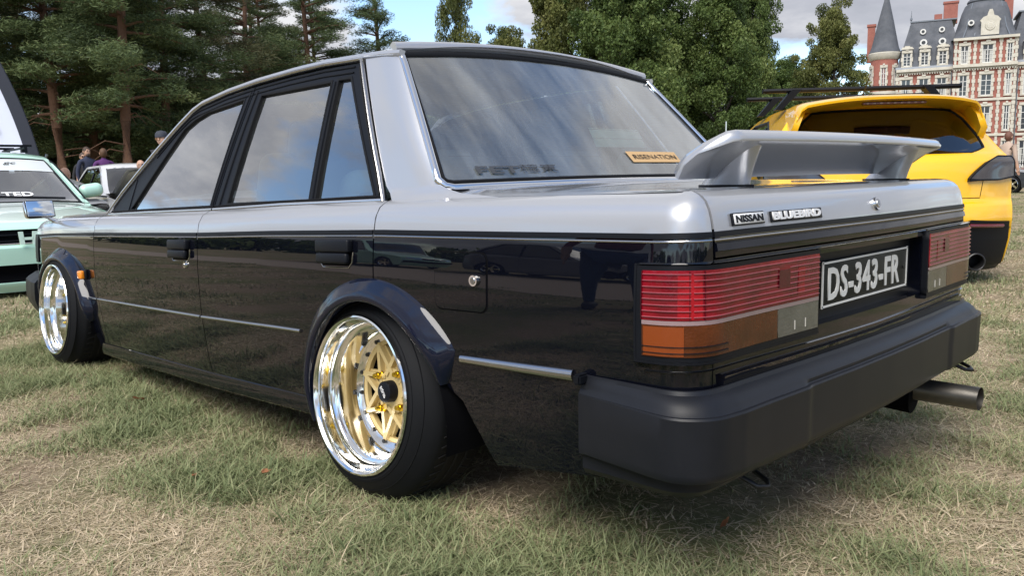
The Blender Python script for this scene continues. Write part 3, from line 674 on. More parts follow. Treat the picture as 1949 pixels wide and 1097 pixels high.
for uc in (1.15, 3.15, 5.15, 14.35, 16.5, 18.65, 20.8, 22.95, 25.1):
    for i, (a, b) in enumerate(rows): window(uc, a, b, 1.05, 0.0, .34, curtain=(int(uc*3)+i) % 2)
for uc, w in ((7.45, .85), (9.9, 1.15), (12.2, .55)):
    for i, (a, b) in enumerate(((13.45, 15.6),)+rows): window(uc, a, b, w, 1.1, .30 if w > .6 else .2, curtain=(int(uc)+i) % 2)
def quoin(u, z0, z1, face, w=.5):
    mb = MB(); n = int((z1-z0)/.45)
    for i in range(n): ww = w*(1 if i % 2 else .62); mb.box((u, OY*(face+.06), z0+(i+.5)*(z1-z0)/n), (ww, .12, (z1-z0)/n-.03))
    mb.build('quoin_strip', M['stone'], castle)
for u in (.15, 6.15, 13.15, 29.8): quoin(u, .5, 12.9, 0)
for u in (6.5, 8.55, 11.25, 12.85): quoin(u, .5, 16.2, 1.1, .40)
def band(u0, u1, z, h, face, d, m=None): cwall('string_course', u0, u1, z, z+h, face-.02, face+d, m or M['stone'])
for (u0, u1, fc) in ((0, 6.3, 0), (13.0, 30, 0), (6.25, 13.05, 1.1)):
    band(u0, u1, 13.0, .34, fc, .50); band(u0, u1, 12.80, .16, fc, .26); band(u0, u1, 8.95, .30, fc, .18); band(u0, u1, 4.7, .3, fc, .18); band(u0, u1, 0, .7, fc, .22)
    mb = MB(); x = u0+.1
    while x < u1-.1: cb(mb, x, x+.13, 12.62, 12.80, fc, fc+.30); x += .28
    tag(mb.build('cornice_dentils', M['stone'], castle), kind='stuff')
band(6.2, 13.1, 16.2, .30, 1.1, .45)
# mansard roofs
def hipped(name, u0, u1, z0, z1, w0, w1, iu, iw, m):
    V = [(u0, OY*w0, z0), (u1, OY*w0, z0), (u1, OY*w1, z0), (u0, OY*w1, z0), (u0+iu, OY*(w0+iw), z1), (u1-iu, OY*(w0+iw), z1), (u1-iu, OY*(w1-iw), z1), (u0+iu, OY*(w1-iw), z1)]
    mb = MB(); mb.add(V, [(0,1,2,3), (4,5,6,7), (0,1,5,4), (1,2,6,5), (2,3,7,6), (3,0,4,7)]); return mb.build(name, m, castle)
hipped('roof', -.05, 7.5, 13.34, 19.3, -10.2, .15, 1.5, 2.0, M['slate']); hipped('roof', 12.0, 31, 13.34, 19.5, -10.2, .15, 1.5, 2.0, M['slate'])
hipped('gutter_slope', -.1, 6.3, 13.30, 13.62, -.5, .45, .0, .2, M['lead']); hipped('gutter_slope', 13.0, 30, 13.30, 13.62, -.5, .45, .0, .2, M['lead'])
for u0, u1, z in ((1.4, 6.6, 19.3), (13.2, 29.5, 19.5)): cwall('ridge_cap', u0, u1, z, z+.16, -8.3, -1.75, M['lead'])
# pavilion dome: concave-convex hipped lathe on a square plan
V = []; F = []; prof = [(3.65, 16.5), (3.35, 16.9), (3.0, 17.8), (2.72, 18.8), (2.45, 19.9), (2.15, 20.7), (1.95, 21.0), (2.05, 21.15), (1.95, 21.35), (1.55, 21.75), (1.15, 22.0), (1.05, 22.2)]
nn = 8
for r, z in prof:
    for k in range(32):
        a = 2*PI*k/32; e = max(abs(math.cos(a)), abs(math.sin(a))); sq = (1/e)*.62+.38*1.12 if z < 20.9 else 1.0
        V.append((9.65+r*math.cos(a)*min(sq, 1.22)*(1.0), OY*(-2.6)+r*math.sin(a)*min(sq, 1.22)*1.02, z))
F = [(i*32+k, i*32+(k+1) % 32, (i+1)*32+(k+1) % 32, (i+1)*32+k) for i in range(len(prof)-1) for k in range(32)]+[tuple((len(prof)-1)*32+k for k in range(32))]
mb = MB(); mb.add(V, F); mb.build('dome', M['slate'], castle, True, 40)
mb = MB()
for k in range(8): a = 2*PI*k/8; mb.cyl((9.65+.85*math.cos(a), OY*-2.6+.85*math.sin(a), 22.2), (9.65+.85*math.cos(a), OY*-2.6+.85*math.sin(a), 24.0), .13, .10, 6)
mb.cyl((9.65, OY*-2.6, 22.1), (9.65, OY*-2.6, 22.35), 1.15, 1.1, 20); mb.cyl((9.65, OY*-2.6, 24.0), (9.65, OY*-2.6, 24.3), 1.1, 1.0, 20); mb.cyl((9.65, OY*-2.6, 24.3), (9.65, OY*-2.6, 27.0), .95, .05, 16)
mb.build('lantern', M['lead'], castle, True, 40)
for u in (7.2, 8.4, 10.9, 12.1):
    k = 1 if u > 9.65 else -1
    mb = MB(); mb.tube([(u, OY*1.05, 16.55), (9.65+(u-9.65)*.86, OY*.45, 17.6), (9.65+(u-9.65)*.76, OY*-.1, 19.0), (9.65+(u-9.65)*.62, OY*-.55, 20.8)], .07, 6); mb.build('dome_rib', M['lead'], castle)
# stone crest on the dome
mb = MB(); cr = [(-.95,0), (.95,0), (.95,1.5), (1.1,1.7), (.75,2.1), (.35,2.25), (.28,2.6), (.15,2.95), (-.15,2.95), (-.28,2.6), (-.35,2.25), (-.75,2.1), (-1.1,1.7), (-.95,1.5)]
mb.prism(cr, lambda x, z: (10.0+x, OY*1.25, 16.7+z), lambda x, z: (10.0+x, OY*.75, 16.7+z)); cr_o = mb.build('stone_crest', M['stone'], castle)
mb = MB(); mb.cyl((10.0, OY*1.22, 17.75), (10.0, OY*1.34, 17.75), .55, .5, 24); mb.cyl((10.0, OY*1.3, 17.75), (10.0, OY*1.38, 17.75), .38, .3, 24); mb.build('crest_roundel', M['stone'], cr_o)
# dormers
for uc in (1.15, 3.15, 5.15, 14.35, 16.5, 18.65, 20.8):
    W_ = window(uc, 13.75, 15.35, .85, .05, .26, ped=True); W_.name = 'dormer'
    mb = MB(); cb(mb, uc-.72, uc+.72, 13.6, 15.75, -1.8, .03); mb.build('dormer_cheek', M['slate'], castle)
# bull's-eye windows
for u, z in ((2.95, 16.6), (2.85, 18.0), (5.05, 16.6), (4.95, 18.1), (14.5, 16.9), (14.4, 18.4), (16.6, 16.9), (16.5, 18.4), (8.0, 18.3)):
    fz = (z-13.34)/5.96; y = .15-2.0*fz; r = .42 if z < 17.5 else .34
    if u == 8.0: y = .55
    mb = MB(); mb.cyl((u, OY*(y-.5), z), (u, OY*(y+.32), z), r, r, 16); oc = mb.build('oculus_frame', M['frame_white'], castle, True, 40)
    mb = MB(); mb.cyl((u, OY*(y+.30), z), (u, OY*(y+.335), z), r*.55, r*.55, 16); mb.build('oculus_pane', M['winglass'], oc)
# turret
def ring(name, prof, c, m, n=36): 
    mb = MB(); mb.lathe([(r, z) for r, z in prof], n, 'Z'); o = mb.build(name, m, castle, True, 35); o.data.transform(Matrix.Translation(c)); return o
tc_ = (-1.45, OY*-.9, 0)
ring('turret_wall', [(0,0), (1.62,0), (1.62,15.0), (0,15.0)], tc_, M['brick']); ring('turret_band', [(1.62,8.95), (1.78,9.0), (1.78,9.22), (1.62,9.26)], tc_, M['stone']); ring('turret_band', [(1.62,10.3), (1.80,10.35), (1.80,10.75), (1.62,10.8)], tc_, M['stone'])
ring('turret_cornice', [(1.62,14.75), (1.75,14.85), (1.92,15.25), (1.98,15.55), (1.80,15.7), (0,15.75)], tc_, M['stone'])
ring('spire', [(1.90,15.68), (1.62,16.3), (1.42,17.2), (.98,19.3), (.50,21.4), (.06,23.3), (.03,24.4), (0,24.5)], tc_, M['slate'])
for aa in (-62, 0, 50):
    a = R_(aa); d = Vector((math.sin(a), OY*math.cos(a))); c = Vector((tc_[0]+d.x*1.60, tc_[1]+d.y*1.60)); rz = math.atan2(d.y, d.x)-OY*PI/2
    for (z0, z1) in ((11.2, 13.7), (6.0, 8.3)):
        W_ = window(0, z0, z1, .55, 0, .24); W_.location = (c.x, c.y, z0); W_.rotation_euler = (0, 0, rz)
mb = MB(); mb.box((-3.2, OY*-3.5, 17.2), (.9, .9, 4.6)); mb.box((-3.2, OY*-3.5, 19.6), (1.1, 1.1, .3)); mb.build('chimney', M['brick'], castle)
mb = MB(); mb.box((6.0, OY*-6, 20.7), (1.6, .8, 2.6)); mb.box((6.0, OY*-6, 22.05), (1.8, 1.0, .25)); mb.box((4.6, OY*-6, 20.1), (.9, .8, 1.2)); mb.build('chimney', M['brick'], castle)
mb = MB(); mb.box((12.35, OY*-6.5, 21.0), (1.2, .9, 3.2)); mb.box((12.35, OY*-6.5, 22.6), (1.4, 1.1, .25)); mb.build('chimney', M['brick'], castle)
for (u, w, z) in ((1.45, -8.1, 19.3), (1.45, -1.9, 19.3)): mb = MB(); mb.cyl((u, OY*w, z), (u, OY*w, z+1.5), .09, .02, 6); mb.cyl((u, OY*w, z+.35), (u, OY*w, z+.6), .16, .12, 8); mb.build('finial', M['lead'], castle)
mb = MB()
for u in (6.22, 13.25): mb.cyl((u, OY*.22, .3), (u, OY*.22, 12.7), .07, .07, 6)
mb.build('drainpipe', M['lead'], castle)
# ================================================================== the two-tone saloon
sedan = thing('saloon_car', 'lowered 1980s saloon, silver over gloss black, with boot spoiler and deep gold-spoked wheels', 'car', (0,0,0))
def xz(x, z, sg=1): return (sg*s_at_x(x), z-zs(x))
def arc(cx, cz, a, b, t0, t1, n, sg=1): return [xz(cx+a*math.cos(R_(t)), cz+b*math.sin(R_(t)), sg) for t in np.linspace(t0, t1, n)]
RA = (-.07, .265, .302, .302); FA = (2.52, .25, .335, .275)       # wheel openings
two = lambda u, v: 0 if v > 0 else 1
TWO = [M['silver'], M['black']]
def both(fn):
    for sg in (1, -1): fn(sg)
def mir(L, sg): return [(sg*a, b) for a, b in L]
gf = 3.852; gd = 2.766; gr = 1.719; g = .0024
def body_side(sg):
    # front wing
    L = [(gf+g, .100), (gf+g, 0), (gf+g, -.28)] + [(gf-.02, -.46), (gf-.025, -.545)]
    L += [xz(2.155, .135)] + [xz(FA[0]+FA[2]*math.cos(R_(t)), FA[1]+FA[3]*math.sin(R_(t))) for t in np.linspace(185, 5, 21)] + [xz(2.87, .16), xz(3.10, .20)]
    L += [(s_at_x(3.10)+.06, -.30), (s_at_x(3.10)+.06, -.02), (s_at_x(3.10)+.03, .100)]
    panel('front_wing', mir(L, sg), S, TWO, sedan, .05, .03, .012, -1, two)
    # doors
    L = [(gd+g, .094), (gd-.006+g, -.50), (gd-.03+g, -.548), (gf-.028-g, -.548), (gf-.022-g, -.46), (gf-g, -.28), (gf-g, .094)]
    panel('front_door', mir(L, sg), S, TWO, sedan, .05, .03, .012, -1, two)
    L = [(gr+g, .094), (gr+g, -.14)] + arc(*RA, 88, -14, 16) + [(gd-.03-g, -.548), (gd-.006-g, -.50), (gd-g, .094)]
    panel('rear_door', mir(L, sg), S, TWO, sedan, .05, .03, .012, -1, two)
    # quarter, wraps round the rear corner to the boot lid
    L = [(.726, .100), (.726, -.33), (.80, -.345), (1.03, -.345), xz(-.80, .33), xz(-.93, .29), xz(-.93, .262), xz(-.70, .225), xz(-.49, .185), xz(-.452, .27), xz(-.405, .35)] + arc(*RA, 157, 92, 10)
    L += [(gr-g, -.14), (gr-g, .100)]
    panel('rear_quarter_panel', mir(L, sg), S, TWO, sedan, .03, .02, .012, -1, two)
    # sill skirt
    s0, s1 = s_at_x(.225), s_at_x(2.10)
    strip('sill_skirt', mir([(s0, -.552), (s1, -.552)], sg), S, [(-.045,-.03), (-.035,.002), (-.01,.014), (.012,.016), (.022,.008), (.026,-.012)], M['black'], sedan, flip=-1, side=sg)
    # belt line: rubber, black gap and thin bright line
    strip('waist_moulding', mir([(.729, -.006), (gr-.003, -.006)], sg), S, rect_prof(.011, .0035), M['trim'], sedan, flip=-1)
    strip('waist_moulding', mir([(gr+.003, -.006), (gd-.004, -.006)], sg), S, rect_prof(.011, .0035), M['trim'], sedan, flip=-1)
    strip('waist_moulding', mir([(gd+.004, -.006), (gf-.004, -.006)], sg), S, rect_prof(.011, .0035), M['trim'], sedan, flip=-1)
    strip('waist_moulding', mir([(gf+.004, -.006), (s_at_x(3.08), -.006)], sg), S, rect_prof(.011, .0035), M['trim'], sedan, flip=-1)
    for a, b in ((.729, gr-.003), (gr+.003, gd-.004), (gd+.004, gf-.004), (gf+.004, s_at_x(3.08))):
        strip('waist_bright_line', mir([(a, -.0165), (b, -.0165)], sg), S, half_round(.0055, .0025, 4), M['dullchrome'], sedan, flip=-1)
    # lower mouldings
    strip('side_moulding', mir([(gd+.006, -.300), (gf-.006, -.300)], sg), S, half_round(.012, .007), M['dullchrome'], sedan, flip=-1)
    strip('side_moulding', mir([(s_at_x(.29), -.300), (gd-.006, -.300)], sg), S, half_round(.012, .007), M['dullchrome'], sedan, flip=-1)
    strip('side_moulding', mir([(1.050, -.303), (1.392, -.307)], sg), S, half_round(.026, .010), M['dullchrome'], sedan, flip=-1, taper=lambda t: 1-.25*t)
    strip('side_moulding', mir([(gf+.006, -.300), (s_at_x(2.17), -.300)], sg), S, half_round(.012, .007), M['dullchrome'], sedan, flip=-1)
both(body_side)
# wheel-arch flares: (outline on the skin) -> bulge -> lip -> return
def flare(sg, oc, ic, t0, t1, lip, tail):
    V = []; F = []; K = 9; n = 44
    for i in range(n+1):
        k = i/n; t = R_(t0+(t1-t0)*k)
        w = 1.0
        if k > 1-tail: w = math.sin(PI/2*(1-k)/tail)**.8*.97+.03
        if k < .12: w = .55+.45*k/.12
        ox, oz = oc[0]+oc[2]*math.cos(t), oc[1]+oc[3]*math.sin(t); ix, iz = ic[0]+ic[2]*math.cos(t), ic[1]+ic[3]*math.sin(t)
        wo = 1.0 if k < .93 else (1-k)/.07*.9+.1
        ox, oz = ix+(ox-ix)*wo, iz+(oz-iz)*wo
        def pt(q, yy): x = ox+(ix-ox)*q; z = oz+(iz-oz)*q; return np.array([x, sg*yy, z])
        s_, v_ = xz(ox, oz); yo = S(s_, v_)[1]; s_, v_ = xz(ix, iz); yi = S(s_, v_)[1]
        L_ = yi+(lip-yi)*(.35+.65*w)
        V += [pt(-.02, yo-.003), pt(0, yo+.0015), pt(.16, yo+(L_-yo)*.22+.001), pt(.42, yo+(L_-yo)*.62+.002), pt(.70, yo+(L_-yo)*.92+.002), pt(.90, L_+.001), pt(.985, L_-.004), pt(1.01, L_-.012), pt(1.0, L_-.06)]
    for i in range(n):
        for j in range(K-1): F.append((i*K+j, (i+1)*K+j, (i+1)*K+j+1, i*K+j+1))
    mb = MB(); mb.add(V, F); o = mb.build('wheel_arch_flare', M['navy'], sedan, True, 70); o['label'] = 'bulging navy-black wheel arch flare'
both(lambda sg: flare(sg, (-.084,.268,.378,.360), RA, -16, 157, .866, .20))
both(lambda sg: flare(sg, (2.56,.235,.425,.345), FA, 4, 178, .872, .12))
def arch_liner(sg):
    for (cx, cz, a, b), in ((RA,), (FA,)):
        V = []; F = []
        for i in range(25):
            t = R_(-12+204*i/24)
            for y in (.60, .835): V.append((cx+(a-.004)*math.cos(t), sg*y, cz+(b-.004)*math.sin(t)))
        F = [(2*i, 2*i+1, 2*i+3, 2*i+2) for i in range(24)]
        mb = MB(); mb.add(V, F); mb.build('arch_liner', M['dark'], sedan, True, 60)
both(arch_liner)
ub = MB(); ub.box((1.2, 0, .34), (3.9, 1.16, .28)); ub.box((-.68, 0, .42), (.46, 1.20, .22)); ub.box((1.13, 0, .19), (1.75, 1.50, .10)); ub.build('underbody', M['dark'], sedan)

# ---- deck, boot lid
def zdeck(x, y):
    dd = min(max(min(.750-abs(y), x+1.005)/.06, 0), 1); e = zs(x)+.0758+.007*dd*dd*(3-2*dd); k = min(max((x+.97)/.40, 0), 1); k = k*k*(3-2*k); q = min(max((x+.55)/.30, 0), 1); q = q*q*(3-2*q)
    return e+k*.016*(1-min(abs(y)/.70, 1)**3)+q*.010*min(max((.745-abs(y))/.10, 0), 1)
def D(x, y): return np.array([x, y, zdeck(x, y)])
def T(y, w):
    s = s_at_y(y) if abs(y) > 1e-6 else 0.0
    if w <= .10: return S(s, w)
    p = S(s, .10); x = p[0]+(w-.10); k = min((w-.10)/.05, 1); return np.array([x, y+(p[1]-y)*(1-k), (1-k)*p[2]+k*zdeck(x, y)])
def ylid(v): return .704
panel('boot_lid', [(-.718,-.050), (.718,-.050), (.718,.10), (.714,.30), (.700,.66), (.67,.685), (-.67,.685), (-.700,.66), (-.714,.30), (-.718,.10)], T, TWO, sedan, .05, .015, .012, -1, lambda u, v: 0 if v > 0 else 1)
lid_f = -.99+.585
cow = [(lid_f+.004, -.690), (lid_f+.004, .690), (-.16, .690), (-.16, 0), (-.16, -.690)]
panel('rear_scuttle', cow, D, M['silver'], sedan, .05, .05, .01, 1)
both(lambda sg: panel('rear_deck_side', [tuple(S(q, .100)[:2]*np.array([1, sg])) for q in [.727, .735, .75, .765, .78, .80, .84, .90, 1.0, 1.2, 1.4, 1.55, 1.62]]+[(-.10, sg*.700), (-.10, sg*.60), (-.20, sg*.66), (lid_f, sg*.686), (-.50, sg*.704), (-.95, sg*.700)], D, M['silver'], sedan, .02, .02, .0, 1, lift=0))
for a, b in ((-.700, -.006), ):
    strip('waist_moulding', [(-.722, -.006), (.722, -.006)], S, rect_prof(.011, .0035), M['trim'], sedan, flip=-1)
    strip('waist_bright_line', [(-.722, -.0165), (.722, -.0165)], S, half_round(.0055, .0025, 4), M['dullchrome'], sedan, flip=-1)
strip('lid_crease', [(-.719, -.030), (.719, -.030)], S, [(-.009,-.002), (-.007,.004), (.007,.0065), (.010,-.002)], M['black'], sedan, flip=-1)
# rear panel with the plate recess
panel('rear_panel', [[(-.723,-.054), (.723,-.054), (.723,-.335), (-.723,-.335)], [(-.325,-.074), (.325,-.074), (.325,-.236), (-.325,-.236)]], S, M['black'], sedan, .05, .03, .034, -1)
panel('plate_recess', [(-.33,-.07), (.33,-.07), (.33,-.24), (-.33,-.24)], lambda u, v: S(u, v)+np.array([.032, 0, 0]), M['trim'], sedan, .06, .06, 0, -1)
strip('lamp_bright_line', [(.877, -.0585), (.338, -.0585)], S, half_round(.0055, .018, 4), M['chrome'], sedan, flip=-1)
strip('lamp_bright_line', [(-.877, -.0585), (-.338, -.0585)], S, half_round(.0055, .018, 4), M['chrome'], sedan, flip=-1)
strip('plate_bright_line', [(.332, -.0585), (-.332, -.0585)], S, half_round(.0055, .008, 4), M['chrome'], sedan, flip=-1)
strip('lower_bright_line', [(.87, -.268), (.70, -.266), (.0, -.272), (-.70, -.266), (-.87, -.268)], S, half_round(.0035, .005, 4), M['dullchrome'], sedan, flip=-1)
strip('rear_panel_ridge', [(.70, -.292), (.0, -.296), (-.70, -.292)], S, [(-.016,-.002), (-.012,.008), (.010,.012), (.014,-.002)], M['black'], sedan, flip=-1)
# ---- tail lamps
def lens(name, color, coatr=.04, tr=.0, nz=None, alpha=None):
    m = mat(name, color, .25, 0, .45, coatr, spec=.25)
    n = m.node_tree.nodes; l = m.node_tree.links; b = n['Principled BSDF']
    t = n.new('ShaderNodeTexCoord'); w = n.new('ShaderNodeTexVoronoi'); w.inputs['Scale'].default_value = 170; l.new(t.outputs['Object'], w.inputs['Vector'])
    bp = n.new('ShaderNodeBump'); bp.inputs['Strength'].default_value = .25; bp.inputs['Distance'].default_value = .002; l.new(w.outputs['Distance'], bp.inputs['Height']); l.new(bp.outputs[0], b.inputs['Normal'])
    q = n.new('ShaderNodeTexNoise'); q.inputs['Scale'].default_value = 11; q.inputs['Detail'].default_value = 3; l.new(t.outputs['Object'], q.inputs['Vector'])
    r = n.new('ShaderNodeValToRGB'); l.new(q.outputs['Fac'], r.inputs[0]); r.color_ramp.elements[0].position = .35; r.color_ramp.elements[1].position = .7
    r.color_ramp.elements[0].color = (*[c*.45 for c in color], 1); r.color_ramp.elements[1].color = (*color, 1); l.new(r.outputs[0], b.inputs['Base Color']); return m
M['red'] = lens('red_lens', (.25,.003,.013)); M['redhot'] = lens('red_lens_bright', (.40,.004,.014)); M['reddark'] = lens('red_reflector', (.10,.002,.008))
M['orange'] = lens('orange_lens', (.105,.025,.006)); M['clear'] = lens('clear_lens', (.13,.125,.105))
M['ribline'] = mat('lens_rib', (.36,.085,.11), .35, 0, .2)
def tail_lamp(sg):
    lamp = part('tail_lamp', sedan)
    o = panel('lamp_housing', mir([(.881,-.061), (.336,-.061), (.336,-.244), (.881,-.244)], sg), S, M['trim'], lamp, .03, .03, .016, -1, lift=.015)
    def lp(name, L, m, lift, dep=.004): return panel(name, mir(L, sg), S, m, lamp, .02, .02, dep, -1, lift=lift)
    lp('red_lens', [(.867,-.070), (.343,-.070), (.343,-.164), (.867,-.164)], M['red'], .017)
    lp('orange_lens', [(.867,-.173), (.515,-.173), (.515,-.234), (.867,-.234)], M['orange'], .017)
    lp('clear_lens', [(.512,-.173), (.343,-.173), (.343,-.234), (.512,-.234)], M['clear'], .017)
    lp('reflector', [(.515,-.092), (.472,-.092), (.472,-.128), (.515,-.128)], M['reddark'], .0195, .002)
    lp('bright_segment', [(.800,-.078), (.762,-.078), (.762,-.162), (.800,-.162)], M['redhot'], .0180, .001)
    lp('bright_segment', [(.435,-.092), (.408,-.092), (.408,-.150), (.435,-.150)], M['redhot'], .0180, .001)
    lp('lit_side_lens', [(.863,-.232), (.79,-.232), (.79,-.176), (.863,-.176)], mat('orange_lens_lit', (.20,.038,.005), .25, 0, .4, .04), .0180, .001)  # lighter orange paints the light falling on the side part of the lens
    lp('dividing_band', [(.867,-.1645), (.343,-.1645), (.343,-.1725), (.867,-.1725)], mat('lens_band', (.26,.18,.19), .3, 0, .8), .0175)
    for k in range(8):
        v = -.0765-.0115*k
        segs = [(.865, .780), (.776, .517), (.470, .345)] if 1 <= k <= 4 else [(.865, .780), (.776, .345)]
        for a, b in segs:
            o = strip('lens_rib', mir([(a, v), (b, v)], sg), S, [(-.0007,.014), (-.0005,.0205), (.0005,.0205), (.0007,.014)], M['ribline'], lamp, flip=-1, step=.01)
    for a in (.867, .782, .758):
        strip('lens_edge', mir([(a, -.071), (a, -.163)], sg), S, [(-.0008,.014), (-.0006,.0198), (.0006,.0198), (.0008,.014)], M['reddark'], lamp, flip=-1)
    for v in (-.214, -.226): strip('lens_edge', mir([(.867, v), (.70, v)], sg), S, [(-.0007,.014), (-.0005,.0200), (.0005,.0200), (.0007,.014)], M['trim'], lamp, flip=-1, step=.01)
    for a in (.445, .40): strip('lens_edge', mir([(a, -.205), (a, -.225)], sg), S, [(-.0007,.014), (-.0005,.0186), (.0005,.0186), (.0007,.014)], mat('clear_rib', (.5,.48,.44), .3), lamp, flip=-1)
    strip('lamp_surround', mir([(.885,-.058), (.885,-.247), (.334,-.247)], sg), S, rect_prof(.010, .015), M['trim'], lamp, flip=-1)
both(tail_lamp)
# ---- number plate
pz0, pz1 = .680, .570; px_ = -1.036
npl = part('number_plate', sedan)
rbox('plate_blank', (px_, 0, (pz0+pz1)/2), (.006, .52, pz0-pz1), M['plate'], npl, .002, 2)
pm = MB()
for (c, d) in (((px_-.004, 0, pz0-.004), (.003, .520, .0045)), ((px_-.004, 0, pz1+.004), (.003, .520, .0045)), ((px_-.004, .2575, (pz0+pz1)/2), (.003, .0045, .11)), ((px_-.004, -.2575, (pz0+pz1)/2), (.003, .0045, .11))): pm.box(c, d)
pm.build('plate_border', M['platetxt'], npl)
text_mesh('plate_lettering', 'DS-343-FR', .435, .078, frame((px_-.0045, .012, (pz0+pz1)/2), (0,-1,0), (0,0,1)), M['platetxt'], npl, bold=.022, extrude=.0012, spacing=1.12)
mb = MB()
for y in (-.235,): mb.cyl((px_-.003, y, .625), (px_-.006, y, .625), .004, n=10)
mb.build('plate_screw', M['bolt'], npl)
# ---- badges and lock on the lid
def onS(s, v, lift=.002):
    p = S(s, v); n = snormal(S, s, v, -1); a = S(s-.01, v)-S(s+.01, v); return frame(p+n*lift, a, nrm(np.cross(n, nrm(a))))
bd = part('maker_badge', sedan)
F0 = onS(.602, .0185, .003); rb = rbox('badge_plate', (0,0,0), (.116, .0255, .006), M['trim'], bd, .0015, 2); rb.data.transform(F0)
rb = rbox('badge_face', (0,0,.0035), (.110, .0205, .002), M['badge'], bd, .0008, 1); rb.data.transform(F0)
text_mesh('badge_lettering', 'NISSAN', .100, .0145, F0 @ Matrix.Translation((0,0,.0050)), M['trim'], bd, bold=.035, extrude=.0006)
bd = part('model_badge', sedan)
F0 = onS(.412, .0185, .002); rb = rbox('badge_plate', (.002,-.001,0), (.214, .0235, .004), M['trim'], bd, .0015, 2); rb.data.transform(F0)
text_mesh('badge_lettering', 'BLUEBIRD', .200, .0170, F0 @ Matrix.Translation((0,0,.0035)), M['badge'], bd, bold=.045, extrude=.0016)
F0 = onS(0, .026, .0)
mb = MB(); mb.cyl((0,0,-.004), (0,0,.006), .0175, .0165, 28); o = mb.build('boot_lock', M['chrome'], sedan, True, 30); o.data.transform(F0)
mb = MB(); mb.cyl((0,0,.005), (0,0,.0085), .0115, .010, 24); mb.box((0,0,.009), (.0022,.009,.0015)); o2 = mb.build('key_slot', M['dullchrome'], o, True, 30); o2.data.transform(F0)
# ---- fuel flap, door handles, locks, indicator
def rr(a, b, c, d, r, n=5):
    o = []
    for cx, cy, t0 in ((b-r, d-r, 0), (a+r, d-r, 90), (a+r, c+r, 180), (b-r, c+r, 270)):
        for k in range(n): o.append((cx+r*math.cos(R_(t0+90*k/(n-1))), cy+r*math.sin(R_(t0+90*k/(n-1)))))
    return o
panel('fuel_flap_gap', rr(1.294, 1.474, -.190, -.048, .022), S, M['dark'], sedan, .05, .05, 0, -1, lift=.0006)
ff = panel('fuel_flap', rr(1.2975, 1.4705, -.1865, -.0515, .020), S, M['black'], sedan, .03, .03, .003, -1, lift=.0030)
def disc_on(name, s, v, r, h, m, parent, m2=None):
    F0 = onS(s, v, 0); mb = MB(); mb.cyl((0,0,-.002), (0,0,h), r, r*.88, 22); o = mb.build(name, m, parent, True, 30); o.data.transform(F0)
    mb = MB(); mb.cyl((0,0,h), (0,0,h+.002), r*.6, r*.5, 18); mb.box((0,0,h+.0022), (.0015, r*.7, .0012)); q = mb.build('key_slot', m2 or M['dullchrome'], o, True, 30); q.data.transform(F0); return o
o = disc_on('flap_lock', 1.333, -.114, .0145, .010, M['chrome'], sedan)
both(lambda sg: disc_on('door_lock', sg*2.862, -.116, .0125, .007, M['chrome'], sedan))
def handle(sg, s):
    h = part('door_handle', sedan)
    panel('handle_recess', mir(rr(s-.080, s+.080, -.098, -.028, .02), sg), S, M['dark'], h, .04, .03, 0, -1, lift=.0008)
    F0 = onS(sg*s, -.044, 0)
    o = rbox('handle_cover', (0, 0, .009), (.160, .036, .022), M['trim'], h, .006, 3); o.data.transform(F0)
    o = rbox('handle_pull', (0, -.034, .012), (.150, .030, .018), M['trim'], h, .007, 3); o.data.transform(F0)
    strip('recess_rim', mir([(s+.082,-.060), (s+.078,-.088), (s+.062,-.103), (s-.062,-.103), (s-.078,-.088), (s-.082,-.060)], sg), S, half_round(.004, .0025, 4), M['dullchrome'], h, flip=-1)
both(lambda sg: (handle(sg, 2.907), handle(sg, 1.890)))
def side_ind(sg):
    F0 = onS(sg*s_at_x(2.185), -.192, 0); q = part('side_indicator', sedan)
    o = rbox('lamp_base', (0,0,.006), (.060,.046,.014), M['trim'], q, .005, 2); o.data.transform(F0)
    o = rbox('lens', (0,0,.022), (.052,.040,.022), M['amber'], q, .008, 3); o.data.transform(F0)
both(side_ind)

# ---- bumpers
def bump_off(s, t, front=False):
    e = 0
    if not front:
        k = min(max((abs(s)-.43)/.02, 0), 1); e = .006*k
    return e
BP = [(-.03,.455), (-.004,.470), (.006,.476), (.012,.4755), (.016,.468), (.030,.462), (.044,.452), (.049,.446), (.049,.438), (.051,.4365), (.0585,.436), (.0615,.432), (.060,.38), (.060,.325), (.0585,.314), (.054,.308), (.030,.303), (.010,.300), (.006,.296), (.004,.272), (-.010,.258), (-.06,.252)]
def bumper(name, s0, s1, prof, zoff=0.0, front=False):
    V = []; F = []; n = 240; K = len(prof)
    for i in range(n+1):
        s = s0+(s1-s0)*i/n; x, y, nx, ny = plan(s)
        kk = 1.0 if front else (1-.80*min(max((abs(s)-.80)/.22, 0), 1))*(1-.22*min(max((abs(s)-.70)/.08, 0), 1))
        for j, (o, z) in enumerate(prof):
            o = o*kk*(1 if front else .90) if o > 0 else o
            o2 = o + (bump_off(s, j) if 8 <= j <= 15 and not front else 0)
            o2 = o2*(1+.24*(2*abs(nx*ny))**1.5) if o2 > 0 else o2; V.append((x+nx*o2, y+ny*o2, z+zoff))
    for i in range(n):
        for j in range(K-1): F.append((i*K+j, i*K+j+1, (i+1)*K+j+1, (i+1)*K+j))
    F += [tuple(range(K-1,-1,-1)), tuple(n*K+j for j in range(K))]
    mb = MB(); mb.add(V, F); return mb.build(name, M['plastic'], sedan, True, 28)
bumper('rear_bumper', -1.025, 1.025, BP)
for sg in (1, -1):
    mb = MB(); x, y, nx, ny = plan(sg*1.02); mb.box((x, y+ny*.01, .468), (.02, .035, .022)); mb.build('bumper_end_clip', M['trim'], sedan, bevel=.004)
FL = _ps[-1]
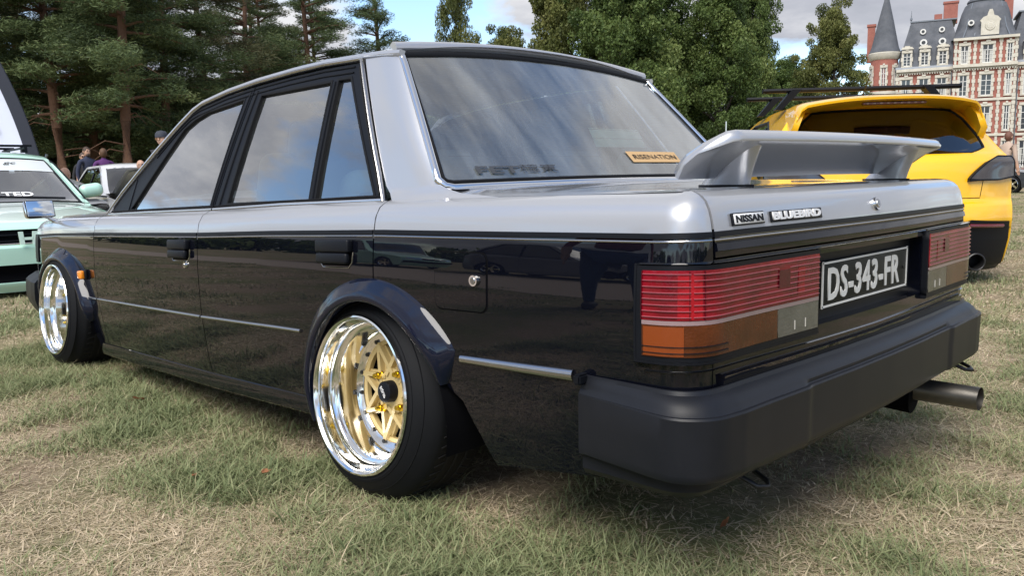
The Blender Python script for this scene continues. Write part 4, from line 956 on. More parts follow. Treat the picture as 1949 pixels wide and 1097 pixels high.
FP = [(-.03,.40), (.0,.415), (.012,.417), (.045,.392), (.05,.385), (.056,.38), (.06,.33), (.06,.29), (.05,.25), (.03,.21), (-.02,.17), (-.08,.165)]
for sg in (1, -1): bumper('front_bumper', sg*(s_at_x(2.93)), sg*FL, FP, 0, True)
# ---- exhaust, towing eyes
mb = MB(); V = []
mb.lathe([(.0345,0), (.0345,.20), (.0365,.205), (.0365,.30), (.032,.30), (.030,.02)], 32); ex = mb.build('exhaust_pipe', M['exhaust'], sedan, True, 40)
ex.data.transform(Matrix.Translation((-1.165, -.540, .213)) @ Matrix.Rotation(R_(-90), 4, 'Z'))
mb = MB(); mb.cyl((-.60,-.50,.25), (-.985,-.54,.215), .085, .080, 20); mb.build('silencer_box', M['dark'], sedan, True, 40)
for (cx, cy, cz) in ((-1.005,.505,.225), (-1.04,-.745,.262)):
    mb = MB(); mb.tube([(cx+.13, cy+.02, cz+.05), (cx+.02, cy+.028, cz+.01), (cx-.028, cy+.022, cz-.008), (cx-.042, cy, cz-.012), (cx-.028, cy-.022, cz-.008), (cx+.02, cy-.028, cz+.01), (cx+.13, cy-.02, cz+.05)], .006, 8)
    mb.build('towing_eye', M['bolt'], sedan, True, 60)

# ---- boot spoiler
def spoiler():
    sp = part('boot_spoiler', sedan)
    # chordwise section (along the blade from low leading edge to high trailing edge), rounded tips
    n = 60; V = []; F = []; sec = []
    for k in range(24):
        a = 2*PI*k/24; c = .5-.5*math.cos(a) if False else None
    prof = [(0,-.002), (.02,.010), (.10,.020), (.30,.026), (.60,.024), (.85,.017), (.97,.013), (1.0,.004), (1.0,-.010), (.97,-.014), (.85,-.006), (.60,-.004), (.30,-.004), (.10,-.007), (.02,-.008)]
    K = len(prof)
    for i in range(n+1):
        q = -1+2*i/n; y = .615*q; e = abs(q)
        tip = max(0, (e-.945)/.055); sh = math.sqrt(max(0, 1-tip**3)) if tip > 0 else 1
        droop = .004*e**2+.010*tip**2
        le = np.array([-.880+.006*e, y*(1+.03), .884-.004*e]); te = np.array([-1.024+.022*e*e+.03*tip**2, y*(1+.005*e),   .969-droop])
        ch = te-le; up = nrm(np.array([-ch[2], 0, ch[0]]))*-1
        up = nrm(np.array([ch[2], 0, -ch[0]])); up = up if up[2] > 0 else -up
        for (c, h) in prof:
            c2 = .5+(c-.5)*(.35+.65*sh) if tip > 0 else c
            V.append(le+ch*c2+up*h*(1 if tip == 0 else (.15+.85*sh)))
    for i in range(n):
        for j in range(K): F.append((i*K+j, i*K+(j+1)%K, (i+1)*K+(j+1)%K, (i+1)*K+j))
    F += [tuple(range(K-1,-1,-1)), tuple(n*K+j for j in range(K))]
    mb = MB(); mb.add(V, F); mb.build('spoiler_blade', M['silver'], sp, True, 55)
    for sg in (1, -1):
        # foot: lofted from an oval on the deck up into the blade
        V = []; F = []; n = 20; lv = 9
        for i in range(lv):
            t = i/(lv-1); z = .850+t*.104; cx = -.895-.073*t**1.25; hx = .064-.040*t; hy = .020+.010*t**2.2; cy = sg*(.452+.012*t)
            for k in range(n):
                a = 2*PI*k/n; V.append((cx+hx*abs(math.cos(a))**.8*(1 if math.cos(a) > 0 else -1), cy+hy*abs(math.sin(a))**.8*(1 if math.sin(a) > 0 else -1), z))
        for i in range(lv-1):
            for k in range(n): F.append((i*n+k, i*n+(k+1)%n, (i+1)*n+(k+1)%n, (i+1)*n+k))
        F += [tuple(range(n)), tuple((lv-1)*n+k for k in range(n))]
        mb = MB(); mb.add(V, F); mb.build('spoiler_foot', M['silver'], sp, True, 60)
        mb = MB(); mb.add([(-.900+.069*math.cos(2*PI*k/20), sg*.452+.024*math.sin(2*PI*k/20), z) for z in (.846, .8615) for k in range(20)], [(k, (k+1)%20, 20+(k+1)%20, 20+k) for k in range(20)]+[tuple(range(20,40))])
        mb.build('foot_gasket', M['trim'], sp)
spoiler()
# ---- glasshouse of the saloon
def mG(sg): return (lambda x, z: G(x, z)*np.array([1, sg, 1])), (-1 if sg > 0 else 1)
DLO_top = [(.245,1.238), (.45,1.243), (.64,1.238), (.89,1.226), (1.10,1.208), (1.30,1.178)]
def cabin_side(sg):
    Gs, fl = mG(sg)
    fg = [(1.001,.802), (1.775,.774), (1.745,.80), (1.41,1.102), (1.33,1.135), (1.238,1.157), (.945,1.184)]
    rg = [(.343,.828), (.873,.811), (.828,1.188), (.384,1.194)]
    qg = [(.013,.841), (.312,.829), (.350,1.196), (.280,1.196)]
    fo = [(.972,.797), (2.015,.757), (1.90,.845), (1.62,1.010), (1.45,1.112), (1.36,1.160), (1.30,1.178), (1.10,1.206), (.893,1.221)]
    ro = [(-.015,.836), (.966,.797), (.887,1.221), (.64,1.233), (.45,1.238), (.255,1.238)]
    panel('front_door_frame', [fo, fg], Gs, M['trim'], sedan, .06, .05, .014, fl)
    panel('rear_door_frame', [ro, rg, qg], Gs, M['trim'], sedan, .06, .05, .014, fl)
    gi = lambda x, z: Gs(x, z)-np.array([0, sg*.009, 0])
    panel('front_window', dens(fg, .1), gi, M['glass'], sedan, .1, .1, 0, fl)
    panel('rear_window', dens(rg, .1), gi, M['glass'], sedan, .1, .1, 0, fl)
    panel('quarter_window', dens(qg, .1), gi, M['glass'], sedan, .1, .1, 0, fl)
    for L in (fg, rg, qg): strip('window_seal', L, Gs, [(-.004,-.010), (-.004,.0015), (.004,.0015), (.004,-.010)], M['rubber'], sedan, closed=True, flip=fl, step=.08)
    # ribbed frame: two raised lines parallel to the roof
    for dz in (.013, .030):
        strip('frame_rib', [(x+.012*(x > 1.2), z-dz) for x, z in [(1.60,1.022), (1.45,1.118), (1.36,1.164)]+[(x, z+.0) for x, z in DLO_top[::-1][0:3]]+[(.893,1.226)]], Gs, half_round(.006, .004, 4), M['trim'], sedan, flip=fl)
        strip('frame_rib', [(.887,1.226-dz), (.64,1.238-dz), (.45,1.243-dz), (.275,1.240-dz)], Gs, half_round(.006, .004, 4), M['trim'], sedan, flip=fl)
    strip('frame_rib', [(.372,.83), (.41,1.19)], lambda x, z: Gs(x-.044, z), half_round(.014, .006, 4), M['trim'], sedan, flip=fl)
    strip('frame_rib', [(.985,.80), (.910,1.205)], Gs, half_round(.010, .005, 4), M['trim'], sedan, flip=fl)
    strip('frame_rib', [(.930,.80), (.862,1.205)], Gs, half_round(.010, .005, 4), M['trim'], sedan, flip=fl)
    # bright trims: waist, rear edge, gutter
    strip('waist_chrome', [(.970,.790), (1.5,.772), (2.03,.752)], Gs, half_round(.017, .010), M['chrome'], sedan, flip=fl)
    strip('waist_chrome', [(-.030,.829), (.5,.812), (.962,.7905)], Gs, half_round(.017, .010), M['chrome'], sedan, flip=fl)
    for dz in (.012,):
        strip('waist_seal', [(.970,.790+dz), (1.5,.772+dz), (1.98,.754+dz)], Gs, half_round(.006, .006, 4), M['rubber'], sedan, flip=fl)
        strip('waist_seal', [(-.020,.829+dz), (.5,.812+dz), (.962,.7905+dz)], Gs, half_round(.006, .006, 4), M['rubber'], sedan, flip=fl)
    strip('waist_seal', [(2.03,.741), (1.5,.761), (.970,.779)], Gs, half_round(.005, .006, 4), M['rubber'], sedan, flip=fl)
    strip('waist_seal', [(-.030,.818), (.5,.801), (.962,.7795)], Gs, half_round(.005, .006, 4), M['rubber'], sedan, flip=fl)
    gut = [(-.040,.826), (-.020,.858), (.009,.904), (.082,1.008), (.168,1.134), (.232,1.226), (.245,1.244), (.45,1.2485), (.64,1.244), (.89,1.232), (1.10,1.214), (1.30,1.185), (1.365,1.163), (1.46,1.113), (1.63,1.012), (1.90,.846), (2.03,.752)]
    strip('gutter_rail', gut, Gs, half_round(.011, .013), M['dullchrome'], sedan, flip=fl)
    strip('gutter_seal', [(x-.010*(x < .24)+0, z-.009*(x >= .24)) for x, z in [(-.018,.846), (.018,.904), (.091,1.008), (.178,1.134), (.236,1.222)]], lambda x, z: Gs(x+.02, z), half_round(.006, .006, 4), M['rubber'], sedan, flip=fl)
both(cabin_side)
# door mirror triangle
both(lambda sg: panel('mirror_triangle', [(1.79,.775), (1.985,.765), (1.93,.80), (1.77,.905)], mG(sg)[0], M['trim'], sedan, .1, .1, .004, mG(sg)[1], lift=.003))
# ---- roof
_zx = [.03,.08,.15,.25,.45,.64,.89,1.10,1.25,1.33,1.36]; _zz = [1.248,1.257,1.264,1.269,1.271,1.267,1.257,1.241,1.222,1.203,1.184]
def Rf(x, q):
    """q -1..1 across; the rim rolls down to the gutter"""
    a = abs(q); ze = float(np.interp(x, _zx, _zz)); sgn = 1 if q >= 0 else -1
    cr = .044*(1-max(0, (abs(x-.7)-.55)/.3)**2*.15)
    if a < .9: y = .575*a/.9; z = ze+cr*(1-(a/.9)**2.3)
    else:
        t = (a-.9)/.1; y = .575+.036*math.sin(t*PI/2); z = ze-.0165*(1-math.cos(t*PI/2))
    return np.array([x-.030*(q*q)*(1 if x > .7 else -1)*0+(.045*(1-q*q) if x > 1 else -.020*(1-q*q))*min(1, abs(x-.7)/.6), sgn*y, z])
grid_surf('roof', Rf, sorted(set(list(np.linspace(.092, 1.33, 24))+[.1,.12,1.3,1.345])), list(np.concatenate([np.linspace(-1,-.9,7), np.linspace(-.88,.88,25), np.linspace(.9,1,7)])), M['silver'], sedan, 1)
# silver roof rails above the frames and lip above the rear screen
for sg in (1, -1):
    Gs, fl = mG(sg)
    rl = [(.060,1.246), (.15,1.253), (.245,1.2565), (.45,1.2605), (.64,1.2565), (.89,1.2445), (1.10,1.2265), (1.30,1.1975), (1.375,1.174), (1.47,1.123), (1.64,1.021), (1.91,.853), (2.04,.758)]
    strip('roof_rail', rl, Gs, [(-.010,-.012), (-.009,.003), (-.004,.008), (.004,.007), (.009,.0), (.011,-.012)], M['silver'], sedan, flip=fl)
strip('roof_lip', [(y, 1.268+.034*(1-(y/.6)**2)) for y in np.linspace(-.602, .602, 25)], lambda y, z: Rw(y, z), [(-.016,-.012), (-.014,.005), (-.005,.010), (.006,.009), (.013,.004), (.016,-.010)], M['silver'], sedan, flip=-1)
# ---- rear window
def RW(y, z): return Rw(y, z)
rwy = lambda t: .668-.068*t
zt = lambda y: 1.243+.032*(1-(y/.6)**2)
zb = lambda y: .874+.006*(1-(y/.66)**2)
outer = [(y, zb(y)) for y in np.linspace(-.710, .710, 15)]+[(.718,.885)]+[(.598,1.222), (.590,1.236)]+[(y, zt(y)) for y in np.linspace(.575, -.575, 15)]+[(-.590,1.236), (-.598,1.222), (-.718,.885)]
panel('rear_screen', outer, lambda y, z: RW(y, z)+np.array([.004,0,0]), M['glass_rear'], sedan, .06, .05, 0, -1)
strip('rear_screen_trim', [(-.594,1.243), (-.602,1.215)]+[(-.727,.884), (-.717,.868)]+[(y, zb(y)-.010) for y in np.linspace(-.695, .695, 17)]+[(.717,.868), (.727,.884), (.602,1.215), (.594,1.243)], RW, half_round(.020, .009), M['chrome'], sedan, flip=-1)
strip('rear_screen_seal', [(-.590,1.236)]+[(-.709,.888), (-.702,.880)]+[(y, zb(y)+.004) for y in np.linspace(-.685, .685, 15)]+[(.702,.880), (.709,.888), (.588,1.232)], RW, half_round(.010, .004, 4), M['rubber'], sedan, flip=-1)
strip('rear_screen_top_seal', [(y, zt(y)+.001) for y in np.linspace(-.592, .592, 21)], RW, half_round(.022, .005, 4), M['rubber'], sedan, flip=-1)
strip('scuttle_gap', [(y, zb(y)-.024) for y in np.linspace(-.705, .705, 15)], RW, half_round(.016, .003, 4), M['rubber'], sedan, flip=-1)
# demister wires
for k in range(11):
    z = .915+.030*k; w = .66-.10*(z-.9)/.35
    strip('demister_wire', [(-w, z), (w, z)], lambda y, z: RW(y, z)+np.array([.007,0,0]), [(-.0006,0), (-.0006,.001), (.0006,.001), (.0006,0)], M['bolt'], sedan, flip=-1, step=.15)
# stickers on the rear glass
def onRW(y, z, lift): 
    p = RW(y, z); n = snormal(RW, y, z, -1); a = RW(y-.01, z)-RW(y+.01, z); return frame(p+n*lift, a, nrm(np.cross(n, nrm(a))))
ycol = mat('orange_sticker', (.50,.33,.17), .8, spec=.1)
st = panel('orange_sticker', [(-.066,.962), (-.362,.962), (-.362,.927), (-.070,.927)], RW, ycol, sedan, .1, .1, 0, -1, lift=.0006)
text_mesh('sticker_lettering', 'RISENATION', .255, .020, onRW(-.216, .9445, .0012), M['trim'], st, bold=.0, extrude=.0002)
gcol = mat('sticker_grey', (.06,.065,.075), .9, spec=.0)
fe = part('windscreen_lettering', sedan)
text_mesh('lettering', 'FET', .150, .027, onRW(.520, .907, .0012), gcol, fe, bold=.02, extrude=.0002)
F1 = onRW(.372, .911, .0012)
# two characters built stroke by stroke
def strokes(name, segs, ox, w, h, th):
    mb = MB()
    for (x0, y0, x1, y1) in segs:
        a = Vector((ox+x0*w, y0*h, 0)); b = Vector((ox+x1*w, y1*h, 0)); d = (b-a); L = d.length; r = d.to_track_quat('X','Z').to_matrix()
        mb.box((a+b)/2, (L+th*.6, th, .0004), r)
    o = mb.build(name, gcol, fe); o.data.transform(F1); return o
strokes('lettering', [(.0,.35,.35,.35), (.18,.5,.18,-.5), (.18,.2,.0,-.2), (.18,.2,.36,-.1), (.42,.42,1,.42), (.7,.42,.55,.15), (.45,.12,.66,.12), (.45,-.15,.66,-.15), (.45,.12,.45,-.15), (.66,.12,.66,-.15), (.75,.15,.98,.15), (.98,.15,.78,-.25), (.76,.05,.98,-.25), (.4,-.45,1,-.45)], -.068, .062, .026, .0032)
strokes('lettering', [(.05,.38,.95,.38), (.5,.5,.5,-.5), (.2,.2,.8,.2), (.2,.2,.2,-.12), (.8,.2,.8,-.12), (.2,.04,.8,.04), (.2,-.12,.8,-.12), (.45,-.12,.05,-.45), (.55,-.12,.95,-.45)], .006, .062, .026, .0032)
# ---- rear pillars
def pillar(sg):
    A = [S(1.700, .062), S(1.696, .086)]+[G(x, z) for x, z in [(-.052,.850), (-.030,.868), (-.003,.904), (.034,.956), (.070,1.008), (.113,1.071), (.156,1.134), (.192,1.186), (.222,1.230), (.236,1.252)]]
    B = [S(1.30, .100), np.array([-.345,.744,.8500]), np.array([-.290,.738,.8590])]+[RW(y, z)+np.array([.001,.0,0]) for y, z in [(.730,.872), (.718,.905), (.700,.957), (.681,1.010), (.659,1.074), (.637,1.136), (.619,1.188), (.606,1.224), (.598,1.250)]]
    V = []; F = []; nu = 15
    for k, (a, b) in enumerate(zip(A, B)):
        a = np.array(a, float); b = np.array(b, float); L = np.linalg.norm(b-a); f = k/(len(A)-1)
        c1 = a+np.array([-.40*L, .000, 0])+(b-a)*np.array([0,0,.3]); c2 = b+np.array([.22*L, (.02+.26*min(1, max(0, k-2)/4))*L*(1-.75*f), 0])-(b-a)*np.array([0,0,.3])
        for i in range(nu):
            t = i/(nu-1)
            if k == 0: p = S(1.700-.40*t, .062+.038*min(1, t*1.6))-np.array([0, .0012, .0015]); V.append((p[0], sg*p[1], p[2])); continue
            p = a*(1-t)**3+3*c1*t*(1-t)**2+3*c2*t*t*(1-t)+b*t**3; V.append((p[0], sg*p[1], p[2]))
    for k in range(len(A)-1):
        for i in range(nu-1): F.append((k*nu+i, k*nu+i+1, (k+1)*nu+i+1, (k+1)*nu+i))
    o = mesh_obj('rear_pillar', V, F, M['silver'], sedan, True)
    bm = bmesh.new(); bm.from_mesh(o.data); bmesh.ops.recalc_face_normals(bm, faces=bm.faces)
    c = sum((v.normal.y*sg for v in bm.verts))
    if c < 0: bmesh.ops.reverse_faces(bm, faces=bm.faces)
    bm.to_mesh(o.data); bm.free()
both(pillar)
# ---- windscreen, bonnet, nose
def WS(y, z):
    t = (z-.80)/.41; return np.array([1.99-.66*t+.075*(1-(y/.72)**2), y, z])
panel('windscreen', [(-.70,.80), (.70,.80), (.585,1.185), (.30,1.215), (-.30,1.215), (-.585,1.185)], WS, M['glass'], sedan, .1, .1, 0, 1)
def Hd(x, y):
    e = zs(x)+.086; k = min(max((3.30-x)/.35, 0), 1); return np.array([x, y, e-.045*(1-k)**2+.026*(1-(abs(y)/.72)**2.5)*min(1, k+.3)])
panel('bonnet', [(2.0,-.715), (2.0,.715), (2.9,.700), (3.17,.665), (3.27,.50), (3.31,0), (3.27,-.50), (3.17,-.665), (2.9,-.700)], Hd, M['silver'], sedan, .08, .08, .012, 1)
panel('scuttle_panel', [(1.93,-.715), (1.93,.715), (1.995,.715), (1.995,-.715)], Hd, M['trim'], sedan, .08, .08, .01, 1)
sf = s_at_x(3.10)+.064
for sg in (1, -1):
    panel('nose_panel', mir([(sf, .04), (sf, -.24), (FL, -.24), (FL, .04)], sg), S, M['silver'], sedan, .05, .04, .01, -1)
    panel('headlamp', mir([(sf+.01, .0), (sf+.01, -.13), (FL-.28, -.13), (FL-.28, .0)], sg), S, M['clear'], sedan, .05, .04, .01, -1, lift=.006)
    panel('corner_lamp', mir([(sf-.10, .0), (sf-.10, -.15), (sf+.005, -.15), (sf+.005, .0)], sg), S, M['trim'], sedan, .03, .03, .008, -1, lift=.006)
panel('grille', [(FL-.26, .0), (FL-.26, -.13), (FL+.0, -.13), (FL+.0, .0)], S, M['trim'], sedan, .05, .04, .01, -1, lift=.006)
# ---- wing mirrors
def wing_mirror(sg):
    q = part('wing_mirror', sedan); b = Vector((2.83, sg*.765, .705)); h = Vector((2.80, sg*.845, .768))
    mb = MB(); mb.tube([b+Vector((0,0,-.03)), b, b*.55+h*.45+Vector((0,0,-.006)), h+Vector((.008,0,-.03))], [.020,.015,.010,.010], 10); mb.build('mirror_arm', M['chrome'], q, True, 60)
    rot = Euler((R_(0), R_(13), R_(8*sg))).to_matrix()
    o = rbox('mirror_shell', (0,0,0), (.040, .142, .092), M['chrome'], q, .018, 4); o.data.transform(Matrix.Translation(h) @ rot.to_4x4())
    o = rbox('mirror_face', (-.0195,0,0), (.006, .130, .080), M['mirror'], q, .010, 3); o.data.transform(Matrix.Translation(h) @ rot.to_4x4())
    o = rbox('mirror_bezel', (-.0175,0,0), (.006, .137, .087), M['trim'], q, .012, 3); o.data.transform(Matrix.Translation(h) @ rot.to_4x4())
both(wing_mirror)
# ---- cabin inside
def headliner(x, q): p = Rf(x, q*.93); return p-np.array([0,0,.022])
grid_surf('headlining', headliner, list(np.linspace(.09,1.30,10)), list(np.linspace(-1,1,13)), mat('headlining', (.20,.21,.21), .9), sedan, -1)
rbox('parcel_shelf', (-.03, 0, .838), (.54, 1.30, .02), M['interior'], sedan, .008)
rbox('rear_seat_back', (.36, 0, .68), (.16, 1.28, .48), M['seat'], sedan, .06, 4, Euler((0,R_(-14),0)).to_matrix())
rbox('rear_seat_cushion', (.68, 0, .45), (.52, 1.28, .14), M['seat'], sedan, .05, 3)
for y in (.34, -.34):
    rbox('rear_headrest', (.265, y, .925), (.09, .34, .115), M['seat'], sedan, .04, 4, Euler((0,R_(-14),0)).to_matrix())
    o = rbox('front_seat_back', (1.02, y, .72), (.13, .48, .56), M['seat'], sedan, .055, 4, Euler((0,R_(-16),0)).to_matrix())
    rbox('front_seat_cushion', (1.30, y, .46), (.50, .50, .14), M['seat'], sedan, .05, 3)
    rbox('front_headrest', (.925, y, 1.035), (.09, .27, .15), M['seat'], sedan, .04, 4, Euler((0,R_(-16),0)).to_matrix())
rbox('dashboard', (1.86, 0, .70), (.34, 1.34, .22), M['interior'], sedan, .05, 3)
mb = MB(); mb.lathe([(.180+.013*math.cos(a), .013*math.sin(a)) for a in np.linspace(0, 2*PI, 9)[:-1]], 40, 'Z', closed=True)
sw = mb.build('steering_wheel', M['tan'], sedan, True, 60); sw.data.transform(Matrix.Translation((1.52, -.34, .76)) @ Euler((0,R_(-66),0)).to_matrix().to_4x4())
mb = MB(); mb.cyl((0,0,0), (0,0,-.16), .05, .03, 14)
for a in (90, 210, 330): mb.box((.09*math.cos(R_(a)), .09*math.sin(R_(a)), -.01), (.17, .03, .008), Matrix.Rotation(R_(a), 3, 'Z'))
o = mb.build('steering_column', M['interior'], sw); o.data.transform(Matrix.Translation((1.52, -.34, .76)) @ Euler((0,R_(-66),0)).to_matrix().to_4x4())
# paper card behind the rear glass
card = rbox('paper_card', (0,0,0), (.002, .28, .075), mat('pale_green_card', (.62,.80,.64), .8), None, .0008, 1)
card.data.transform(Matrix.Translation((-.055, -.245, 1.015)) @ Euler((0,R_(28),0)).to_matrix().to_4x4())
tag(card, 'pale green paper card propped behind the rear window of the silver and black saloon', 'card')
# ---- wheels
def wheel(sg, x, yc, zc, R, camber, rz=0, full=True):
    w = part('wheel', sedan, (x, sg*yc, zc)); w.rotation_euler = (R_(camber)*sg, 0, rz)
    # local: +Y is outboard (mirrored for the right side by rotating about Z)
    if sg < 0: w.rotation_euler = (R_(camber), 0, PI)
    r = .2175; W = .205
    mb = MB()
    prof = [(r-.004,-.004), (r+.004,-.001), (r+.014,.000), (r+.026,-.006), (r+.045,-.020), (R-.016,-.040), (R-.004,-.054), (R,-.066), (R,-.095), (R,-W-.0), (R-.008,-W-.015), (R-.030,-W-.03), (r,-W-.02), (r-.02,-.10)]
    mb.lathe(prof, 96); ty = mb.build('tyre', M['rubber'], w, True, 30)
    mb = MB(); 
    for k in range(60):
        a = 2*PI*k/60
        for (y0, y1, sk) in ((-.068,-.100, .35), (-.172,-.205,-.35)):
            m3 = Matrix.Rotation(-a, 3, 'Y'); c = m3 @ Vector((R+.0002, (y0+y1)/2, 0)); mb.box(c, (.0035, y1-y0 if False else abs(y1-y0), .0035), m3 @ Matrix.Rotation(sk, 3, 'X'))
    for y in (-.104, -.135, -.168):
        mb.lathe([(R-.004,y-.0035), (R+.0007,y-.0035), (R+.0007,y+.0035), (R-.004,y+.0035)], 72)
    t = mb.build('tread_groove', mat('tread_shadow', (.004,.004,.0045), .9), w); 
    for rr_, yy in ((r+.020,-.0025), (r+.046,-.0205), (R-.020,-.0375)):
        mb = MB(); mb.lathe([(rr_-.0012, yy-.002), (rr_-.0008, yy+.0012), (rr_+.0008, yy+.0008), (rr_+.0012, yy-.003)], 96); mb.build('sidewall_line', M['rubber'], w, True, 60)
    mb = MB()
    dish = [(r-.016,-.010), (r-.006,.006), (r-.001,.010), (r+.003,.008), (r+.004,.002), (r-.001,-.004), (r-.008,-.012), (r-.012,-.030), (r-.014,-.052), (r-.022,-.060), (r-.034,-.062), (r-.038,-.066), (r-.040,-.092), (r-.042,-.098), (.162,-.100), (.150,-.101), (.148,-.106), (.148,-.13), (r-.02,-.14), (r-.012,-.03)]
    dish = [(r-.001,-.006), (r+.004,-.002), (r+.0055,.004), (r+.003,.0085), (r-.002,.0095), (r-.007,.006), (r-.010,.000), (r-.012,-.010), (r-.0135,-.030), (r-.015,-.044), (r-.019,-.050), (r-.030,-.053), (r-.034,-.056), (r-.036,-.064), (r-.0375,-.106), (r-.040,-.116), (r-.045,-.119), (.150,-.121), (.1485,-.124), (.1485,-.17)]
    mb.lathe(dish, 128); mb.build('polished_dish', M['polish'], w, True, 38)
    mb = MB(); mb.cyl((0,-.19,0), (0,-.175,0), .165, .165, 40); mb.cyl((0,-.175,0), (0,-.170,0), .12, .12, 40); mb.build('brake_disc', M['dark'], w)
    for k in range(16):
        mb = MB(); a = 2*PI*(k+.5)/16; p = Vector((.1555*math.cos(a), -.1205, .1555*math.sin(a))); mb.cyl(p, p+Vector((0,.007,0)), .0072, .0062, 6)
        mb.build('rim_bolt', M['bolt'], w)
    mb = MB()
    for k in range(8):
        a = 2*PI*k/8+.2; ap = Vector((.1465*math.cos(a), -.128, .1465*math.sin(a)))
        for dgr in (-40, 40):
            b = a+R_(dgr); hb = Vector((.050*math.cos(b), -.120, .050*math.sin(b))); d = hb-ap; L = d.length; t = d.normalized(); yv = Vector((0,1,0)); sd = t.cross(yv).normalized(); yv = sd.cross(t)
            m3 = Matrix((t, sd, yv)).transposed(); mb.box((ap+hb)/2, (L+.006, .0125, .022), m3); 
            mb.box((ap+hb)/2+yv*-.012, (L+.006, .024, .012), m3)
        mb.cyl(ap+Vector((0,-.012,0)), ap+Vector((0,.006,0)), .010, .008, 8)
    mb.lathe([(.1485,-.124), (.1485,-.142), (.139,-.142), (.139,-.128)], 64, closed=True)
    mb.lathe([(.0,-.114), (.060,-.114), (.064,-.118), (.066,-.145), (.0,-.145)], 40)
    mb.build('spoke_face', M['gold'], w, True, 30)
    for k in range(4):
        mb = MB(); a = 2*PI*k/4+.2+PI/8; p = Vector((.066*math.cos(a), -.116, .066*math.sin(a)))
        mb.cyl(p, p+Vector((0,.016,0)), .0115, .0105, 6); mb.cyl(p+Vector((0,.015,0)), p+Vector((0,.027,0)), .0075, .0065, 12); mb.cyl(p, p+Vector((0,.004,0)), .0145, .0135, 14)
        mb.build('wheel_nut', M['nut'], w, True, 30)
    mb = MB(); mb.lathe([(.0,-.084), (.024,-.084), (.0295,-.087), (.0305,-.092), (.0315,-.114)], 32); cp = mb.build('centre_cap', M['trim'], w, True, 40)
    if sg > 0:
        text_mesh('cap_lettering', 'EQUIP', .036, .012, Matrix.Translation((0,-.0835,0)) @ Matrix.Rotation(R_(rz if False else 0),4,'Y') @ frame((0,0,0), (-math.cos(R_(50)),0,-math.sin(R_(50))), (math.sin(R_(50)),0,-math.cos(R_(50)))), M['badge'], w, bold=.03, extrude=.0003)
        a = R_(-128); p = Vector((.186*math.cos(a), -.040, .186*math.sin(a))); mb = MB(); mb.cyl(p+Vector((.012*math.cos(a),0,.012*math.sin(a))), p, .0055, .0055, 10); mb.cyl(p, p-Vector((.012*math.cos(a),0,.012*math.sin(a))), .004, .004, 8); mb.build('valve', M['chrome'], w, True, 30)
wheel(1, 0, .842, .298, .298, 5.5); wheel(1, 2.55, .884, .283, .284, 4.5)
wheel(-1, 0, .842, .298, .298, 5.5); wheel(-1, 2.55, .86, .283, .284, 4.5)
# ================================================================== the other cars
def lerp_tab(tab, t, c): return float(np.interp(t, [r[0] for r in tab], [r[c] for r in tab]))
def sm_tab(tab, t, c):
    X_ = [r[0] for r in tab]; Y_ = [r[c] for r in tab]; n = len(X_); i = min(max(int(np.searchsorted(X_, t))-1, 0), n-2)
    def tn(j):
        if j <= 0: return (Y_[1]-Y_[0])/(X_[1]-X_[0])
        if j >= n-1: return (Y_[-1]-Y_[-2])/(X_[-1]-X_[-2])
        a = (Y_[j]-Y_[j-1])/(X_[j]-X_[j-1]); b = (Y_[j+1]-Y_[j])/(X_[j+1]-X_[j]); return 0 if a*b <= 0 else 2*a*b/(a+b)
    h = X_[i+1]-X_[i]; q = min(max((t-X_[i])/h, 0), 1); m0, m1 = tn(i)*h, tn(i+1)*h
    return (2*q**3-3*q*q+1)*Y_[i]+(q**3-2*q*q+q)*m0+(-2*q**3+3*q*q)*Y_[i+1]+(q**3-q*q)*m1
class Shell:
    """profile table rows: t, x, z, D (how far the sides sweep back), E (how far the sides drop)"""
    def __init__(s, tab, W, L, belt, roofw, dirx=1): s.tab = tab; s.W = W; s.L = L; s.belt = belt; s.roofw = roofw
    def half(s, x, z):
        w = s.W*(1-.02*((x-s.L*.5)/(s.L*.5))**2-.10*max(0, abs(x-s.L*.5)/(s.L*.5)-.82)/.18)
        if z > s.belt: k = min(1, (z-s.belt)/(1.42-s.belt)); w -= (s.W-s.roofw)*(k*.8+k*k*.2)
        if z < .35: w -= (.35-z)*.18
        return w
    def P(s, p, t):
        x = sm_tab(s.tab, t, 1); z = sm_tab(s.tab, t, 2); D_ = sm_tab(s.tab, t, 3); E_ = sm_tab(s.tab, t, 4); a = min(abs(p), 1.0)
        xe, ze = x+D_*a**3.2, z-E_*a**3.5; return np.array([xe, p*s.half(xe, ze), ze])
    def side(s, sg): return (lambda x, z: np.array([x, sg*s.half(x, z), z])), (-1 if sg > 0 else 1)
    def outline(s, t0, t1, n): return [(float(q[0]), float(q[2])) for q in (s.P(1.0, t) for t in np.linspace(t0, t1, n))]
def simple_wheel(par, x, y, r, rim, rimm, sg, spokes=5, w=.20):
    q = part('wheel', par, (x, sg*y, r)); q.rotation_euler = (0, 0, 0 if sg > 0 else PI)
    mb = MB(); mb.lathe([(rim, 0), (rim+.01, .004), (r-.02, -.006), (r-.004, -.025), (r, -.05), (r, -w+.03), (r-.02, -w), (rim, -w)], 36); mb.build('tyre', M['rubber'], q, True, 40)
    mb = MB(); mb.lathe([(rim, .0), (rim-.008, .003), (rim-.02, -.012), (rim-.03, -.08), (rim-.03, -w)], 36)
    for k in range(spokes): a = 2*PI*k/spokes; mb.box((rim*.5*math.cos(a), -.03, rim*.5*math.sin(a)), (rim*.95, .03, rim*.26), Matrix.Rotation(-a, 3, 'Y'))
    mb.cyl((0, -.05, 0), (0, -.01, 0), rim*.24, rim*.20, 14); mb.build('rim', rimm, q, True, 40)
    mb = MB(); mb.cyl((0, -.10, 0), (0, -.09, 0), rim*.96, rim*.96, 24); mb.build('brake', M['dark'], q)
